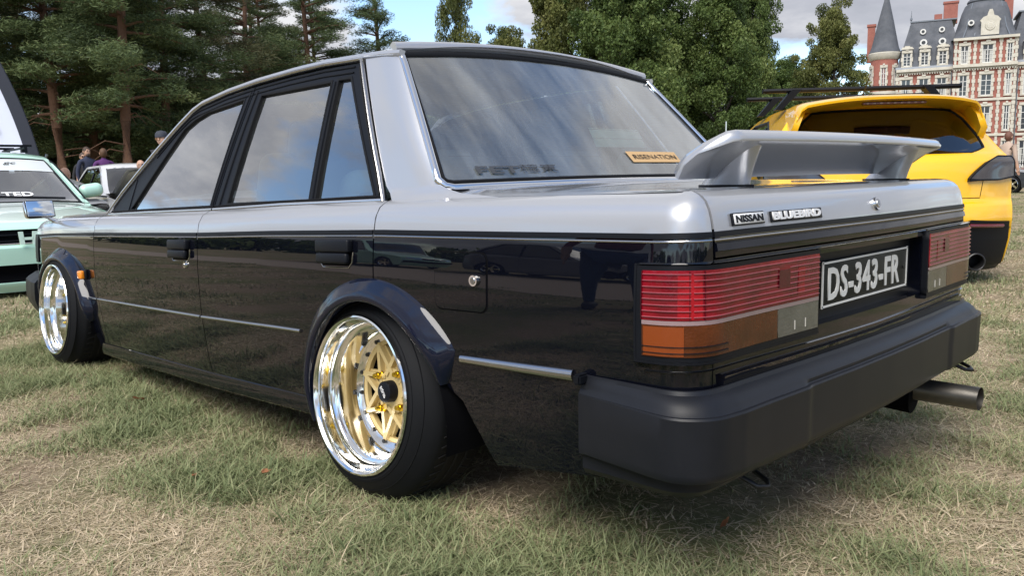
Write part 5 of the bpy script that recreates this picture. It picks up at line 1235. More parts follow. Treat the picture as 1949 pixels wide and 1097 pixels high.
def body_sides(sh, car, paint, t0, t1, arches, sill, winpoly, glass, doors, tsplit=None, n=40, extra=None, ar=.33):
    for sg in (1, -1):
        Sd, fl = sh.side(sg); top = sh.outline(t0, t1, n); x0, x1 = top[0][0], top[-1][0]; L = [(x0, top[0][1])] if False else []
        L = top[:]
        bot = [(x1-.02, sill+.03)]
        for ax in sorted(arches, reverse=True): bot += [(ax+ar, sill)]+[(ax+ar*math.cos(R_(a)), .31+ar*math.sin(R_(a))) for a in range(0, 181, 12) if .31+ar*math.sin(R_(a)) > sill]+[(ax-ar, sill)]
        bot += [(x0+.02, sill+.03)]
        holes = [winpoly] if winpoly else []
        panel('body_side', [L+bot]+holes, Sd, paint, car, .14, .10, .03, fl)
        if winpoly:
            panel('side_window', winpoly, lambda x, z, Sd=Sd, sg=sg: Sd(x, z)-np.array([0, sg*.012, 0]), glass, car, .2, .2, 0, fl)
            strip('window_trim', winpoly, Sd, [(-.010,-.01), (-.010,.004), (.010,.004), (.010,-.01)], M['trim'], car, closed=True, flip=fl, step=.1)
            for (xb, xt) in doors: zb = sh.belt+.02; strip('window_pillar', [(xb, zb), (xt, zb+.34)], Sd, [(-.03,-.014), (-.03,.002), (.03,.002), (.03,-.014)], M['trim'], car, flip=fl, step=.1)
        for (xd, za, zb) in [(d[0], sill+.12, sh.belt) for d in doors]: strip('door_gap', [(xd, za), (xd, zb)], Sd, [(-.003,.0), (-.002,.0015), (.002,.0015), (.003,0)], M['dark'], car, flip=fl, step=.1)
        for ax in arches:
            mb = MB(); V = [(ax+(ar-.002)*math.cos(R_(a)), sg*y, .31+(ar-.002)*math.sin(R_(a))) for a in range(-20, 201, 10) for y in (.45, sh.W-.03)]; mb.add(V, [(2*i, 2*i+1, 2*i+3, 2*i+2) for i in range(len(V)//2-1)]); mb.build('arch_liner', M['dark'], car)
def capg(name, sh, p0, p1, t0, t1, m, car, n=14, k=14, off=0.0, flip=-1):
    f = (lambda p, t: sh.P(p, t)) if off == 0 else (lambda p, t: sh.P(p, t)+snormal(sh.P, p, t, flip)*off)
    return grid_surf(name, f, list(np.linspace(p0, p1, n)), list(np.linspace(t0, t1, k)), m, car, flip)
# ---------------- mint hatchback nose-on at the left (local x grows from the nose to the tail)
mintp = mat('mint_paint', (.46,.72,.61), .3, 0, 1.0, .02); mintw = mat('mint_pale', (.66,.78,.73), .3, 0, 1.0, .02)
mint = thing('hatchback', 'very low mint green hatchback facing the camera, with roof rack and rounded door mirrors', 'car', (5.465, .236, 0), R_(-2.5))
# rows: t, x, z, D, E
mt = [(0,.05,.05,.18,0), (1,.0,.13,.18,0), (1.5,.02,.16,.18,0), (2,.0,.27,.20,0), (3,-.01,.40,.22,0), (3.5,.03,.435,.22,.0), (4,.03,.52,.24,.0), (4.5,.05,.56,.25,.01), (5,.14,.60,.25,.05), (6,.75,.70,.12,.05), (7,1.20,.735,.08,.045), (7.3,1.24,.74,.08,.03), (9,1.95,1.16,.16,.03), (9.5,2.05,1.205,.16,.035), (10,2.35,1.235,.1,.035), (11,3.2,1.225,0,.035), (12,3.75,1.13,-.1,.04), (13,4.02,.78,-.12,.03), (14,4.08,.72,-.12,.03), (15,4.10,.2,-.16,0)]
ms = Shell(mt, .835, 4.1, .72, .60)
capg('lower_lip', ms, -1, 1, 0, 1.05, mintp, mint); capg('bumper_skin', ms, -1, 1, 2.0, 3.5, mintp, mint, 20, 10)
capg('intake', ms, -1, 1, 1.0, 2.05, M['dark'], mint, 14, 4, -.05); capg('grille', ms, -.72, .72, 3.45, 4.35, M['dark'], mint, 14, 4, -.02)
for t in (3.65, 3.9): strip('grille_slat', [(-.70, t), (.70, t)], ms.P, [(-.006,-.03), (-.006,.0), (.006,.0), (.006,-.03)], M['trim'], mint, flip=-1, step=.2)
strip('grille_line', [(-.74, 3.47), (.74, 3.47)], ms.P, half_round(.014, .01, 4), M['chrome'], mint, flip=-1, step=.2)
for sg in (1, -1): capg('headlamp', ms, sg*.73, sg*.99, 3.5, 4.35, M['clear'], mint, 8, 6, .0, -1); 
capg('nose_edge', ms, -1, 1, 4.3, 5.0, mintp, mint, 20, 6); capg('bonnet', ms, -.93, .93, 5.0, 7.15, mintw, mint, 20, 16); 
for sg in (1, -1): capg('wing_top', ms, sg*.935, sg*1.0, 5.0, 7.2, mintp, mint, 4, 14, 0, -1)
capg('scuttle', ms, -1, 1, 7.15, 7.35, M['trim'], mint, 14, 3); capg('windscreen', ms, -.90, .90, 7.35, 8.95, M['glass'], mint, 16, 8)
strip('screen_seal', [(-.91,7.34), (.91,7.34), (.905,9.0), (-.905,9.0)], ms.P, [(-.012,-.008), (-.012,.004), (.012,.004), (.012,-.008)], M['trim'], mint, closed=True, flip=-1, step=.15)
capg('sun_strip', ms, -.89, .89, 8.48, 8.93, mat('pale_strip', (.62,.66,.68), .4, 0, .6), mint, 12, 4, .004)
for sg in (1, -1): capg('screen_pillar', ms, sg*.90, sg*1.0, 7.3, 9.1, mintp, mint, 4, 10, 0, -1)
capg('roof', ms, -1, 1, 9.0, 11.8, mintp, mint, 16, 14); capg('tailgate_glass', ms, -.9, .9, 12.0, 13.0, M['glass_dark'], mint, 10, 6); capg('tail', ms, -1, 1, 13.0, 15, mintp, mint, 10, 8); capg('tailgate_top', ms, -1, 1, 11.7, 12.05, mintp, mint, 10, 4)
wp = [(1.42,.76), (2.0,1.10), (2.25,1.165), (3.1,1.155), (3.62,.98), (3.72,.80)]
body_sides(ms, mint, mintp, 0.4, 14.8, (.72, 3.32), .10, wp, M['glass'], [(2.55, 2.50)], n=60, ar=.30)
for ax in (.72, 3.32):
    for sg in (1, -1): simple_wheel(mint, ax, .80, .28, .20, M['polish'], sg)
mb = MB(); mb.box((2.1, 0, .30), (3.6, 1.1, .35)); mb.box((2.6, 0, .55), (1.9, 1.3, .2)); mb.build('underbody', M['dark'], mint)
rbox('dashboard', (1.55, 0, .70), (.4, 1.3, .14), M['interior'], mint, .04)
for y in (.33, -.33): rbox('seat', (2.35, y, .72), (.16, .46, .60), M['interior'], mint, .05, 3, Euler((0, R_(14), 0)).to_matrix())
# emblem on the grille
em = MB()
for s in (1, -1): em.add([(-.035, s*.026, .43), (-.035, s*.058, .43), (-.035, s*.066, .53), (-.035, s*.034, .53), (-.012, s*.026, .43), (-.012, s*.058, .43), (-.012, s*.066, .53), (-.012, s*.034, .53)], [(0,1,2,3), (4,5,6,7), (0,1,5,4), (1,2,6,5), (2,3,7,6), (3,0,4,7)])
em.box((-.024, 0, .475), (.022, .07, .022)); em.build('emblem', mat('emblem_mint', (.62,.80,.72), .3, 0, .6), mint)
rbox('plate_bracket', (-.03, -.22, .16), (.03, .10, .26), M['dullchrome'], mint, .004); mb = MB(); mb.cyl((-.045, -.36, .19), (-.045, -.12, .19), .006, n=8); mb.build('bracket_bar', M['chrome'], mint)
# wipers and screen lettering
for (y0, y1) in ((-.60, .10), (.0, .62)): mb = MB(); mb.tube([(1.22, y0, .765), (1.27, (y0+y1)/2, .785), (1.33, y1, .80)], .013, 6); mb.build('wiper', M['trim'], mint)
def onM(p, t, l=.006):
    q = ms.P(p, t); n = snormal(ms.P, p, t, -1); a = ms.P(p-.01, t)-ms.P(p+.01, t); return frame(q+n*l, a, nrm(np.cross(n, nrm(a))))
text_mesh('screen_lettering', 'TED', .26, .075, onM(-.30, 7.75), M['white'], mint, bold=.03, extrude=.0004); text_mesh('strip_lettering', 'gc', .12, .05, onM(-.40, 8.70, .010), M['trim'], mint, bold=.0, extrude=.0004, shear=.3)
for sg in (1, -1):
    mr = part('door_mirror', mint); o = rbox('mirror_shell', (0,0,0), (.13, .225, .14), mintp, mr, .062, 6); o.data.transform(Matrix.Translation((1.66, sg*.95, .83)) @ Matrix.Rotation(R_(8*sg), 4, 'X'))
    o = rbox('mirror_glass', (.062,0,0), (.012, .19, .11), M['dark'], mr, .005, 2); o.data.transform(Matrix.Translation((1.66, sg*.95, .83)))
    mb = MB(); mb.cyl((1.66, sg*.86, .79), (1.62, sg*.76, .755), .022, n=8); mb.build('mirror_stalk', M['trim'], mr)
for y in (-.52, .52):
    mb = MB(); mb.tube([(2.25, y, 1.275), (3.3, y, 1.27)], .012, 6); mb.build('roof_rail', M['trim'], mint)
for x in (2.40, 3.2):
    mb = MB(); mb.box((x, 0, 1.30), (.06, 1.22, .022)); [mb.box((x, s*.54, 1.265), (.08, .05, .07)) for s in (1, -1)]; mb.build('rack_bar', M['trim'], mint)
rb = rbox('roof_box', (2.95, .10, 1.415), (1.30, .74, .15), mintp, None, .05, 4); rb.data.transform(Matrix.Identity(4)); rb.location = (5.465, .236, 0); rb.rotation_euler = (0, 0, R_(-2.5)); tag(rb, 'mint green roof box with a black base on the roof rack of the mint hatchback', 'roof box')
o = rbox('roof_box_base', (2.95, .10, 1.325), (1.22, .66, .045), M['trim'], rb, .015, 2)
# ---------------- yellow hatchback, seen from behind at the right (local x grows from tail to nose)
yel = mat('yellow_paint', (.86,.46,.008), .3, 0, 1.0, .015)
yc = thing('hatchback', 'bright yellow hatchback seen from behind, with tinted rear window, roof spoiler and roof bars', 'car', (.43, -4.28, 0), R_(-51))
yt = [(0,.16,.10,.30,0), (1,.06,.20,.30,0), (2,.02,.42,.30,0), (2.5,.00,.50,.30,0), (3,.03,.60,.30,0), (3.5,.09,.66,.30,0), (4,.10,.80,.30,0), (5,.13,.93,.28,0), (5.5,.17,.985,.27,0), (6,.22,1.02,.26,0), (8,.46,1.33,.22,.02), (8.5,.52,1.385,.20,.03), (9,.46,1.43,.12,.045), (9.3,.36,1.455,.10,.05), (10,.60,1.475,.05,.06), (11,1.4,1.49,0,.06), (12,2.2,1.45,0,.05), (12.5,2.45,1.40,-.05,.04), (13.8,3.25,.98,-.15,.04), (14,3.3,.96,-.15,.05), (15,4.1,.80,-.25,.08), (16,4.32,.66,-.3,.05), (17,4.38,.3,-.3,0)]
ys = Shell(yt, .945, 4.38, .93, .62)
capg('diffuser', ys, -.98, .98, 0, 2.1, M['plastic'], yc, 24, 12); capg('bumper_skin', ys, -1, 1, 2.1, 3.5, yel, yc, 30, 12)
for sg in (1, -1): capg('bumper_corner', ys, sg*.74, sg*1.0, 3.4, 3.9, yel, yc, 8, 4, 0, -1)
capg('tailgate', ys, -1, 1, 3.5, 5.75, yel, yc, 34, 20)
strip('tailgate_gap', [(.70,3.55), (.74,4.2), (.76,5.0)], ys.P, half_round(.006, .002, 3), M['dark'], yc, flip=-1); strip('tailgate_gap', [(-.70,3.55), (-.74,4.2), (-.76,5.0)], ys.P, half_round(.006, .002, 3), M['dark'], yc, flip=-1); strip('tailgate_gap', [(-.70,3.52), (.70,3.52)], ys.P, half_round(.006, .002, 3), M['dark'], yc, flip=-1)
wl_ = [(-.86,6.9), (-.82,6.25), (-.66,5.80), (0,5.68), (.66,5.80), (.82,6.25), (.86,6.9), (.86,7.7), (.80,8.3), (-.80,8.3), (-.86,7.7)]
panel('tailgate_skin', [[(-1,5.7), (1,5.7), (1,8.6), (-1,8.6)], wl_], ys.P, yel, yc, .08, .25, .01, -1)
panel('rear_window', wl_, lambda p, t: ys.P(p, t)-snormal(ys.P, p, t, -1)*.006, M['glass_dark'], yc, .1, .3, 0, -1)
strip('window_seal', wl_, ys.P, [(-.006,-.008), (-.006,.002), (.006,.002), (.006,-.008)], M['trim'], yc, closed=True, flip=-1, step=.1)
# roof spoiler: thick blade overhanging the window with cheeks
V = []; F = []; prof = [(.60,1.472), (.42,1.468), (.24,1.450), (.20,1.436), (.205,1.418), (.26,1.408), (.42,1.395), (.56,1.375)]
n = 36; K = len(prof)
for i in range(n+1):
    q = -1+2*i/n; a = abs(q); y = q*.70
    for (x, z) in prof: V.append((x+.20*a**3, y*(1.0 if x > .5 else 1.0), z-.055*a**2.6-(.115*max(0, (a-.90)/.10)**2 if z < 1.44 else .06*max(0, (a-.90)/.10)**2)))
F = [(i*K+j, i*K+j+1, (i+1)*K+j+1, (i+1)*K+j) for i in range(n) for j in range(K-1)]+[tuple(range(K)), tuple(n*K+j for j in range(K))]
mb = MB(); mb.add(V, F); sp_ = mb.build('roof_spoiler', yel, yc, True, 50)
for sg in (1, -1):
    mb = MB(); V = [(.44,.665,1.36), (.80,.690,1.40), (.66,.735,1.22), (.50,.745,1.10), (.40,.735,1.20), (.40,.70,1.30)]; V = [(x, sg*y, z) for x, y, z in V]; mb.add(V+[(x, sg*(abs(y)-.05), z) for x, y, z in V], [(0,1,2,3,4,5), (11,10,9,8,7,6)]+[(i, (i+1) % 6, 6+(i+1) % 6, 6+i) for i in range(6)]); mb.build('spoiler_cheek', yel, yc, True, 50)
bl = part('brake_light', yc); rbox('lamp_strip', (.30, 0, 1.392), (.06, .46, .018), mat('smoked_red', (.16,.05,.04), .3, 0, .5), bl, .004)
for k in range(9): rbox('lamp_segment', (.268, -.2+.05*k, 1.392), (.01, .018, .012), mat('lamp_segment', (.40,.30,.28), .3), bl, .002, 1)
capg('roof', ys, -1, 1, 9.25, 12.4, yel, yc, 18, 20); capg('windscreen', ys, -.95, .95, 12.4, 13.8, M['glass'], yc, 10, 8); capg('bonnet', ys, -1, 1, 13.8, 16, yel, yc, 12, 12); capg('front_skin', ys, -1, 1, 16, 17, yel, yc, 12, 6); capg('roof_rear', ys, -1, 1, 8.5, 9.3, yel, yc, 18, 5)
wp = [(.95,1.06), (1.20,1.24), (1.6,1.345), (2.25,1.335), (3.0,1.02), (2.9,.985), (1.6,.985), (1.05,1.00)]
body_sides(ys, yc, yel, .4, 16.6, (.95, 3.55), .17, wp, M['glass_dark'], [(1.55, 1.48), (2.45, 2.30)], n=70)
for ax in (.95, 3.55):
    for sg in (1, -1): simple_wheel(yc, ax, .86, .325, .235, M['trim'], sg)
mb = MB(); mb.box((2.2, 0, .40), (3.8, 1.2, .40)); mb.build('underbody', M['dark'], yc)
smoke = mat('smoked_lens', (.035,.028,.027), .12, 0, 1.0, .02)
for sg in (1, -1):
    tl = part('tail_lamp', yc)
    L = [(sg*.58,3.98), (sg*.60,4.12), (sg*.74,4.95), (sg*.86,5.28), (sg*.999,5.25), (sg*.999,4.10), (sg*.86,3.98)]
    panel('lamp_lens', L, ys.P, smoke, tl, .06, .2, .02, -1, lift=.022); strip('lamp_edge', L, ys.P, [(-.006,0), (-.005,.026), (.005,.026), (.006,0)], M['trim'], tl, closed=True, flip=-1, step=.1)
    Sd, fl = ys.side(sg); panel('lamp_side', [(.47,.80), (.66,.87), (.88,.97), (.62,.975), (.47,.955)], Sd, smoke, tl, .1, .1, .004, fl, lift=.020)
    panel('bumper_insert', [(sg*.44,.5), (sg*.46,2.35), (sg*.60,2.52), (sg*.96,2.40), (sg*.97,.6)], ys.P, M['trim'], yc, .08, .3, .01, -1, lift=.012)
    strip('rear_reflector', [(sg*.58,2.28), (sg*.90,2.20)], ys.P, half_round(.035, .024, 4), mat('dark_red', (.12,.01,.012), .25, 0, .6), yc, flip=-1)
    q = ys.P(sg*.68, .95); mb = MB(); mb.lathe([(.066,-.12), (.068,.02), (.061,.025), (.056,.02), (.055,-.12)], 28); o = mb.build('tailpipe', M['bolt'], yc, True, 40); o.data.transform(Matrix.Translation((q[0]-.045, q[1], .185)) @ Matrix.Rotation(R_(90), 4, 'Z'))
for (x, s0) in ((1.15, 0), (1.95, 1)):
    rk = part('roof_bar', yc); mb = MB(); mb.prism([(-.04,0), (-.03,.018), (.03,.018), (.04,0), (.03,-.018), (-.03,-.018)], lambda a, b, x=x: (x+a, -.82, 1.585+b), lambda a, b, x=x: (x+a, .82, 1.585+b)); mb.build('bar', M['trim'], rk)
    for sg in (1, -1): mb = MB(); mb.add([(x-.06, sg*.50, 1.59), (x+.06, sg*.50, 1.59), (x+.05, sg*.66, 1.42), (x-.05, sg*.66, 1.42), (x-.06, sg*.58, 1.59), (x+.06, sg*.58, 1.59), (x+.05, sg*.72, 1.42), (x-.05, sg*.72, 1.42)], [(0,1,2,3), (4,5,6,7), (0,1,5,4), (1,2,6,5), (2,3,7,6), (3,0,4,7)]); mb.build('bar_foot', M['trim'], rk)
mb = MB(); mb.cyl((.95, .05, 1.47), (.72, .05, 1.66), .008, .003, 6); mb.build('aerial', M['bolt'], yc)
for y in (.35, -.35): rbox('headrest', (1.3, y, 1.12), (.10, .24, .18), M['seat'], yc, .04, 3)
# slim upright aerial on our saloon's boot
mb = MB(); V0 = (-.42, -.35, .865); mb.cyl(V0, (-.42, -.35, .885), .010, .007, 10); mb.cyl((-.42, -.35, .885), (-.42, -.35, .965), .004, n=8); mb.cyl((-.42, -.35, .965), (-.42, -.35, 1.055), .0025, n=8)
mb.build('aerial', M['chrome'], sedan)
# ---------------- plainer cars farther off
gen_t = [(0,.10,.18,.2,0), (1,.0,.45,.2,0), (2,.04,.66,.2,0), (3,.2,.74,.15,.04), (4,1.15,.86,.08,.05), (4.2,1.2,.87,.06,.03), (6,1.95,1.32,.12,.03), (6.5,2.2,1.39,.05,.04), (8,3.2,1.38,0,.04), (9,3.5,1.32,-.1,.04), (10,3.95,.92,-.12,.03), (11,4.05,.86,-.14,.02), (12,4.15,.3,-.2,0)]
def plain_car(name, label, x, y, rz, paint, sc=1.0, hood_open=False, glass=None, reg='cars'):
    c = thing(name, label, 'car', (x, y, 0), rz); c.scale = (sc,)*3; sh = Shell(gen_t, .84, 4.15, .86, .62); g_ = glass or M['glass_dark']
    capg('front_skin', sh, -1, 1, 0, 3, paint, c, 14, 12); 
    if not hood_open: capg('bonnet', sh, -1, 1, 3, 4.15, paint, c, 12, 8)
    capg('windscreen', sh, -.9, .9, 4.2, 5.95, g_, c, 10, 6); capg('roof', sh, -1, 1, 5.9, 9.1, paint, c, 12, 12); capg('rear_window', sh, -.88, .88, 9.1, 10, g_, c, 8, 5); capg('tail', sh, -1, 1, 9.95, 12, paint, c, 12, 10)
    for sg in (1, -1): capg('screen_pillar', sh, sg*.9, sg*1, 4.2, 6.0, paint, c, 3, 6, 0, -1)
    body_sides(sh, c, paint, .3, 11.7, (.80, 3.35), .18, [(1.5,.90), (2.0,1.20), (2.25,1.30), (3.2,1.29), (3.75,.95)], g_, [(2.55, 2.5)], n=40)
    for ax in (.80, 3.35):
        for sg in (1, -1): simple_wheel(c, ax, .80, .30, .21, M['polish'], sg)
    mb = MB(); mb.box((2.1, 0, .38), (3.7, 1.15, .35)); mb.build('underbody', M['dark'], c)
    for sg in (1, -1): panel('headlamp', [(sg*.52,1.55), (sg*.93,1.55), (sg*.93,2.0), (sg*.52,2.0)], sh.P, M['mirror'], c, .2, .2, .01, -1, lift=.012)
    panel('grille', [(-.5,1.5), (.5,1.5), (.5,2.0), (-.5,2.0)], sh.P, M['trim'], c, .2, .2, .01, -1, lift=.008)
    for t in (1.6, 1.72, 1.84, 1.96): strip('grille_bar', [(-.5, t), (.5, t)], sh.P, half_round(.010, .016, 3), M['dullchrome'], c, flip=-1, step=.3)
    strip('bumper_bar', [(-.99, 1.0), (.99, 1.0)], sh.P, [(-.05,0), (-.05,.03), (.05,.03), (.05,0)], M['trim'], c, flip=-1, step=.15)
    return c, sh
whitep = mat('white_paint', (.70,.70,.71), .3, 0, 1.0, .02); silverp = mat('silver_grey_paint', (.38,.39,.41), .3, .3, 1.0, .02); greyp = mat('grey_van_paint', (.30,.30,.31), .3, .2, 1.0, .02)
c, sh = plain_car('parked_car', 'white car with its bonnet raised, chrome-framed headlamps, behind the saloon windscreen pillar', 10.15, -2.95, R_(-6), whitep, .88, True)
def raised(c, w0, L, ang, hx, hz, paint, under):
    q = part('open_bonnet', c); V = []; d = Vector((-math.cos(ang), 0, math.sin(ang)))
    for i in range(7):
        t = i/6
        for j in range(9):
            s = -1+2*j/8; p = Vector((hx, 0, hz))+d*L*t; V.append((p.x+.03*s*s, s*w0*(1-.05*t), p.z-.05*s*s*(1)-.04*t*t))
    F = [(i*9+j, i*9+j+1, (i+1)*9+j+1, (i+1)*9+j) for i in range(6) for j in range(8)]
    mb = MB(); mb.add(V, F); mb.build('bonnet_skin', paint, q, True, 60)
    mb = MB(); mb.add([(x+.012, y*.95, z-.035) for x, y, z in V], F); mb.build('bonnet_underside', under, q, True, 60)
    mb = MB(); p = Vector((hx, 0, hz))+d*L*.7; mb.cyl((hx-.55, -.5, hz-.12), (p.x, -.45, p.z-.08), .010, n=6); mb.build('prop_rod', M['dark'], q)
under = mat('bonnet_underside', (.42,.43,.40), .7)
raised(c, .74, 1.05, R_(24), 1.15, .90, whitep, under)
c, sh = plain_car('parked_car', 'pale silver car with its long bonnet propped open, behind the mint car mirror', 10.75, -2.05, R_(45), silverp, .92, True)
q = part('open_bonnet', c); mb = MB()
for (o_, m_, nm) in ((0, whitep, 'bonnet_skin'), (-.03, under, 'bonnet_underside')):
    V = [(.15+1.12*t, s*.70, .80+.42*t+.06*math.sin(PI*t)-.03*s*s+o_) for t in np.linspace(0, 1, 7) for s in np.linspace(-1, 1, 9)]; F = [(i*9+j, i*9+j+1, (i+1)*9+j+1, (i+1)*9+j) for i in range(6) for j in range(8)]
    mb = MB(); mb.add(V, F); mb.build(nm, m_, q, True, 60)
plain_car('parked_car', 'white car at the right edge, parked on the grass before the castle', 1.4, -17.2, R_(-120), whitep)
plain_car('parked_car', 'dark car parked beyond the white one near the castle hedge', 5.2, -30.5, R_(-15), mat('dark_car_paint', (.03,.035,.045), .3, 0, 1, .02))
# cars on the camera's side of the track, seen mirrored in the black doors and the side glass
plain_car('parked_car', 'grey van-like car mirrored in the black front door', 3.2, 9.9, R_(4), greyp, 1.1)
plain_car('parked_car', 'white car mirrored low in the black rear door and side windows', -2.6, 10.6, R_(-3), whitep)
plain_car('parked_car', 'mint car mirrored in the front side window', 8.6, 9.4, R_(8), mintp)
# ------------------------------------------------------------------ flag, people, railings
fl = thing('feather_flag', 'tall feather flag, white cloth with a black sleeve, printed with a small face emblem', 'flag', (10.88, -.69, 0), R_(0))
V = []; F = []; n = 22
def fcurve(t): return (0.62-1.15*t**1.7-.25*t, 1.05+3.1*t)
rt = Vector((-.704, -.71, 0)); 
for i in range(n+1):
    t = i/n; a, z = fcurve(t); w = 1.1*(1-.2*t)
    for j in range(5): s = j/4; wv = .03*math.sin(5*s+3*t*2); V.append((rt.x*(a-s*w)-rt.y*wv, rt.y*(a-s*w)+rt.x*wv, z+.12*s))
F = [(i*5+j, i*5+j+1, (i+1)*5+j+1, (i+1)*5+j) for i in range(n) for j in range(4)]
mb = MB(); mb.add(V, F); mb.build('cloth', mat('flag_cloth', (.62,.66,.80), .8), fl, True, 80)
V = []
for i in range(n+1):
    t = i/n; a, z = fcurve(t)
    for s in (.17, .0): V.append((rt.x*(a+s)+rt.y*.012, rt.y*(a+s)-rt.x*.012, z)); 
    for s in (.0, .17): V.append((rt.x*(a+s)-rt.y*.012, rt.y*(a+s)+rt.x*.012, z))
F = [(i*4+j, i*4+(j+1) % 4, (i+1)*4+(j+1) % 4, (i+1)*4+j) for i in range(n) for j in range(4)]
mb = MB(); mb.add(V, F); mb.build('sleeve', mat('flag_sleeve', (.012,.016,.03), .7), fl, True, 80)
mb = MB(); mb.tube([(rt.x*(fcurve(t)[0]+.09), rt.y*(fcurve(t)[0]+.09), fcurve(t)[1]) for t in np.linspace(0, 1, 12)]+[], .012, 6); mb.cyl((rt.x*.74, rt.y*.74, 0), (rt.x*.72, rt.y*.72, 1.1), .016, n=8); mb.cyl((rt.x*.74, rt.y*.74, .95), (rt.x*.86, rt.y*.86, 1.30), .014, n=6); mb.box((rt.x*.80, rt.y*.80, .98), (.16, .16, .02)); mb.build('pole', M['dullchrome'], fl)
ink = mat('flag_ink', (.05,.035,.04), .8)
def fpt(t, s, o=.02): a, z = fcurve(t); w = 1.1*(1-.2*t); return Vector((rt.x*(a-s*w)+rt.y*o, rt.y*(a-s*w)-rt.x*o, z+.12*s))
mb = MB(); c0 = fpt(.30, .30); mb.tube([c0+rt*(.055*math.cos(a))+Vector((0, 0, .09*math.sin(a))) for a in np.linspace(0, 2*PI, 15)[:-1]], .012, 6, True); mb.tube([c0+rt*.05+Vector((0,0,-.05)), c0+rt*.09+Vector((0,0,-.12)), c0+rt*.0+Vector((0,0,-.17))], .010, 6)
mb.tube([fpt(.17, .30), fpt(.205, .27)], .008, 6); mb.tube([fpt(.17, .26), fpt(.205, .27)], .008, 6); mb.build('flag_print', ink, fl)
def skin_body(name, joints, edges, m, parent, sub=2):
    me = bpy.data.meshes.new(name); me.from_pydata([j[0] for j in joints], edges, []); o = bpy.data.objects.new(name, me); COL.objects.link(o)
    o.modifiers.new('skin', 'SKIN'); sv = me.skin_vertices[0].data
    for i, j in enumerate(joints): sv[i].radius = j[1] if isinstance(j[1], tuple) else (j[1], j[1])
    sv[0].use_root = True; md = o.modifiers.new('sub', 'SUBSURF'); md.levels = sub; md.render_levels = sub
    dg = bpy.context.evaluated_depsgraph_get(); dg.update(); ev = o.evaluated_get(dg); m2 = bpy.data.meshes.new_from_object(ev); bpy.data.objects.remove(o); m2.materials.clear()
    for k in (m if isinstance(m, (list, tuple)) else [m]): m2.materials.append(k)
    for p in m2.polygons: p.use_smooth = True
    return link(bpy.data.objects.new(name, m2), parent)
def person(label, x, y, rz, h, top, legs, skin=(.50,.30,.21), hair=None, hairlen=0, cap=False, glasses=False, beard=False, arms=0, lean=0.0, sit=False, print_=False, group='visitors walking and standing among the parked cars'):
    p = thing('person', label, 'person', (x, y, 0), rz, group); s = h/1.75; p.scale = (s, s, s); rg = random.Random(int(x*100)+int(y*10))
    sk = mat('skin_tone', skin, .55); tp = mat('top_cloth', top, .85); lg = mat('trouser_cloth', legs, .85); hr = mat('hair', hair or (.05,.035,.025), .7); sh_ = mat('shoe', (.03,.03,.03), .6)
    dz = -.45 if sit else 0; L = lean
    J = [((0,0,.95+dz), (.155,.11)), ((L*.3,0,1.12+dz), (.145,.105)), ((L*.7,0,1.32+dz), (.165,.11)), ((L,0,1.45+dz), (.11,.09)), ((L*1.1,0,1.53+dz), (.055,.055)), ((L*1.15,0,1.57+dz), (.052,.052))]
    E = [(0,1), (1,2), (2,3), (3,4), (4,5)]
    o = 6
    for sg in (1, -1):
        if arms == 1: A = [((L+.0,sg*.19,1.43+dz), .062), ((L+.06,sg*.25,1.18+dz), .048), ((L+.26,sg*.17,1.12+dz), .036), ((L+.33,sg*.12,1.14+dz), .026)]
        elif arms == 2 and sg == -1: A = [((L,sg*.19,1.43+dz), .062), ((L-.05,sg*.30,1.20+dz), .048), ((L+.02,sg*.16,1.0+dz), .036), ((L+.05,sg*.12,.98+dz), .026)]
        else: A = [((L,sg*.19,1.43+dz), .062), ((L-.02,sg*.26,1.16+dz), .048), ((L+.04,sg*.28,.92+dz), .036), ((L+.06,sg*.28,.86+dz), .026)]
        J += A; E += [(3,o), (o,o+1), (o+1,o+2), (o+2,o+3)]; o += 4
    skin_body('torso', J, E, tp, p)
    # forearms, neck and hands show skin
    for sg in (1, -1):
        if arms == 1: a, b, c_ = Vector((L+.08,sg*.245,1.17+dz)), Vector((L+.26,sg*.17,1.12+dz)), Vector((L+.35,sg*.12,1.14+dz))
        else: a, b, c_ = Vector((L-.02,sg*.262,1.14+dz)), Vector((L+.04,sg*.28,.92+dz)), Vector((L+.055,sg*.28,.84+dz))
        d = (c_-b).normalized(); side = d.cross(Vector((0, sg, 0))).normalized() if abs(d.y) < .9 else Vector((1,0,0)); JJ = [(a[:], .047), (b[:], .037), (c_[:], (.045,.024))]; EE = [(0,1), (1,2)]
        for k, (off, ln) in enumerate(((-.030,.065), (-.010,.078), (.010,.074), (.029,.058))): q = c_+side*off+d*.03; r_ = q+d*ln*.5+Vector((.006,0,0)); t_ = q+d*ln+Vector((.016,0,0)); b0 = len(JJ); JJ += [(q[:], .011), (r_[:], .010), (t_[:], .008)]; EE += [(2,b0), (b0,b0+1), (b0+1,b0+2)]
        q = c_+side*.034-d*.01; b0 = len(JJ); JJ += [(q[:], .012), ((q+side*.022+d*.03)[:], .010)]; EE += [(1,b0), (b0,b0+1)]
        skin_body('forearm', JJ, EE, sk, p, 1)
    if sit: JL = [((0,0,.50), (.16,.13)), ((.02,.10,.47), .095), ((.40,.16,.50), .07), ((.30,.16,.10), .045), ((.28,.16,.07), .045), ((.02,-.10,.47), .095), ((.40,-.16,.50), .07), ((.30,-.16,.10), .045), ((.28,-.16,.07), .045)]
    else: JL = [((0,0,.96), (.155,.115)), ((0,.095,.88), .098), ((.02,.10,.50), .068), ((-.01,.105,.12), .048), ((-.01,.105,.07), .046), ((0,-.095,.88), .098), ((.0,-.10,.50), .068), ((-.03,-.105,.12), .048), ((-.03,-.105,.07), .046)]
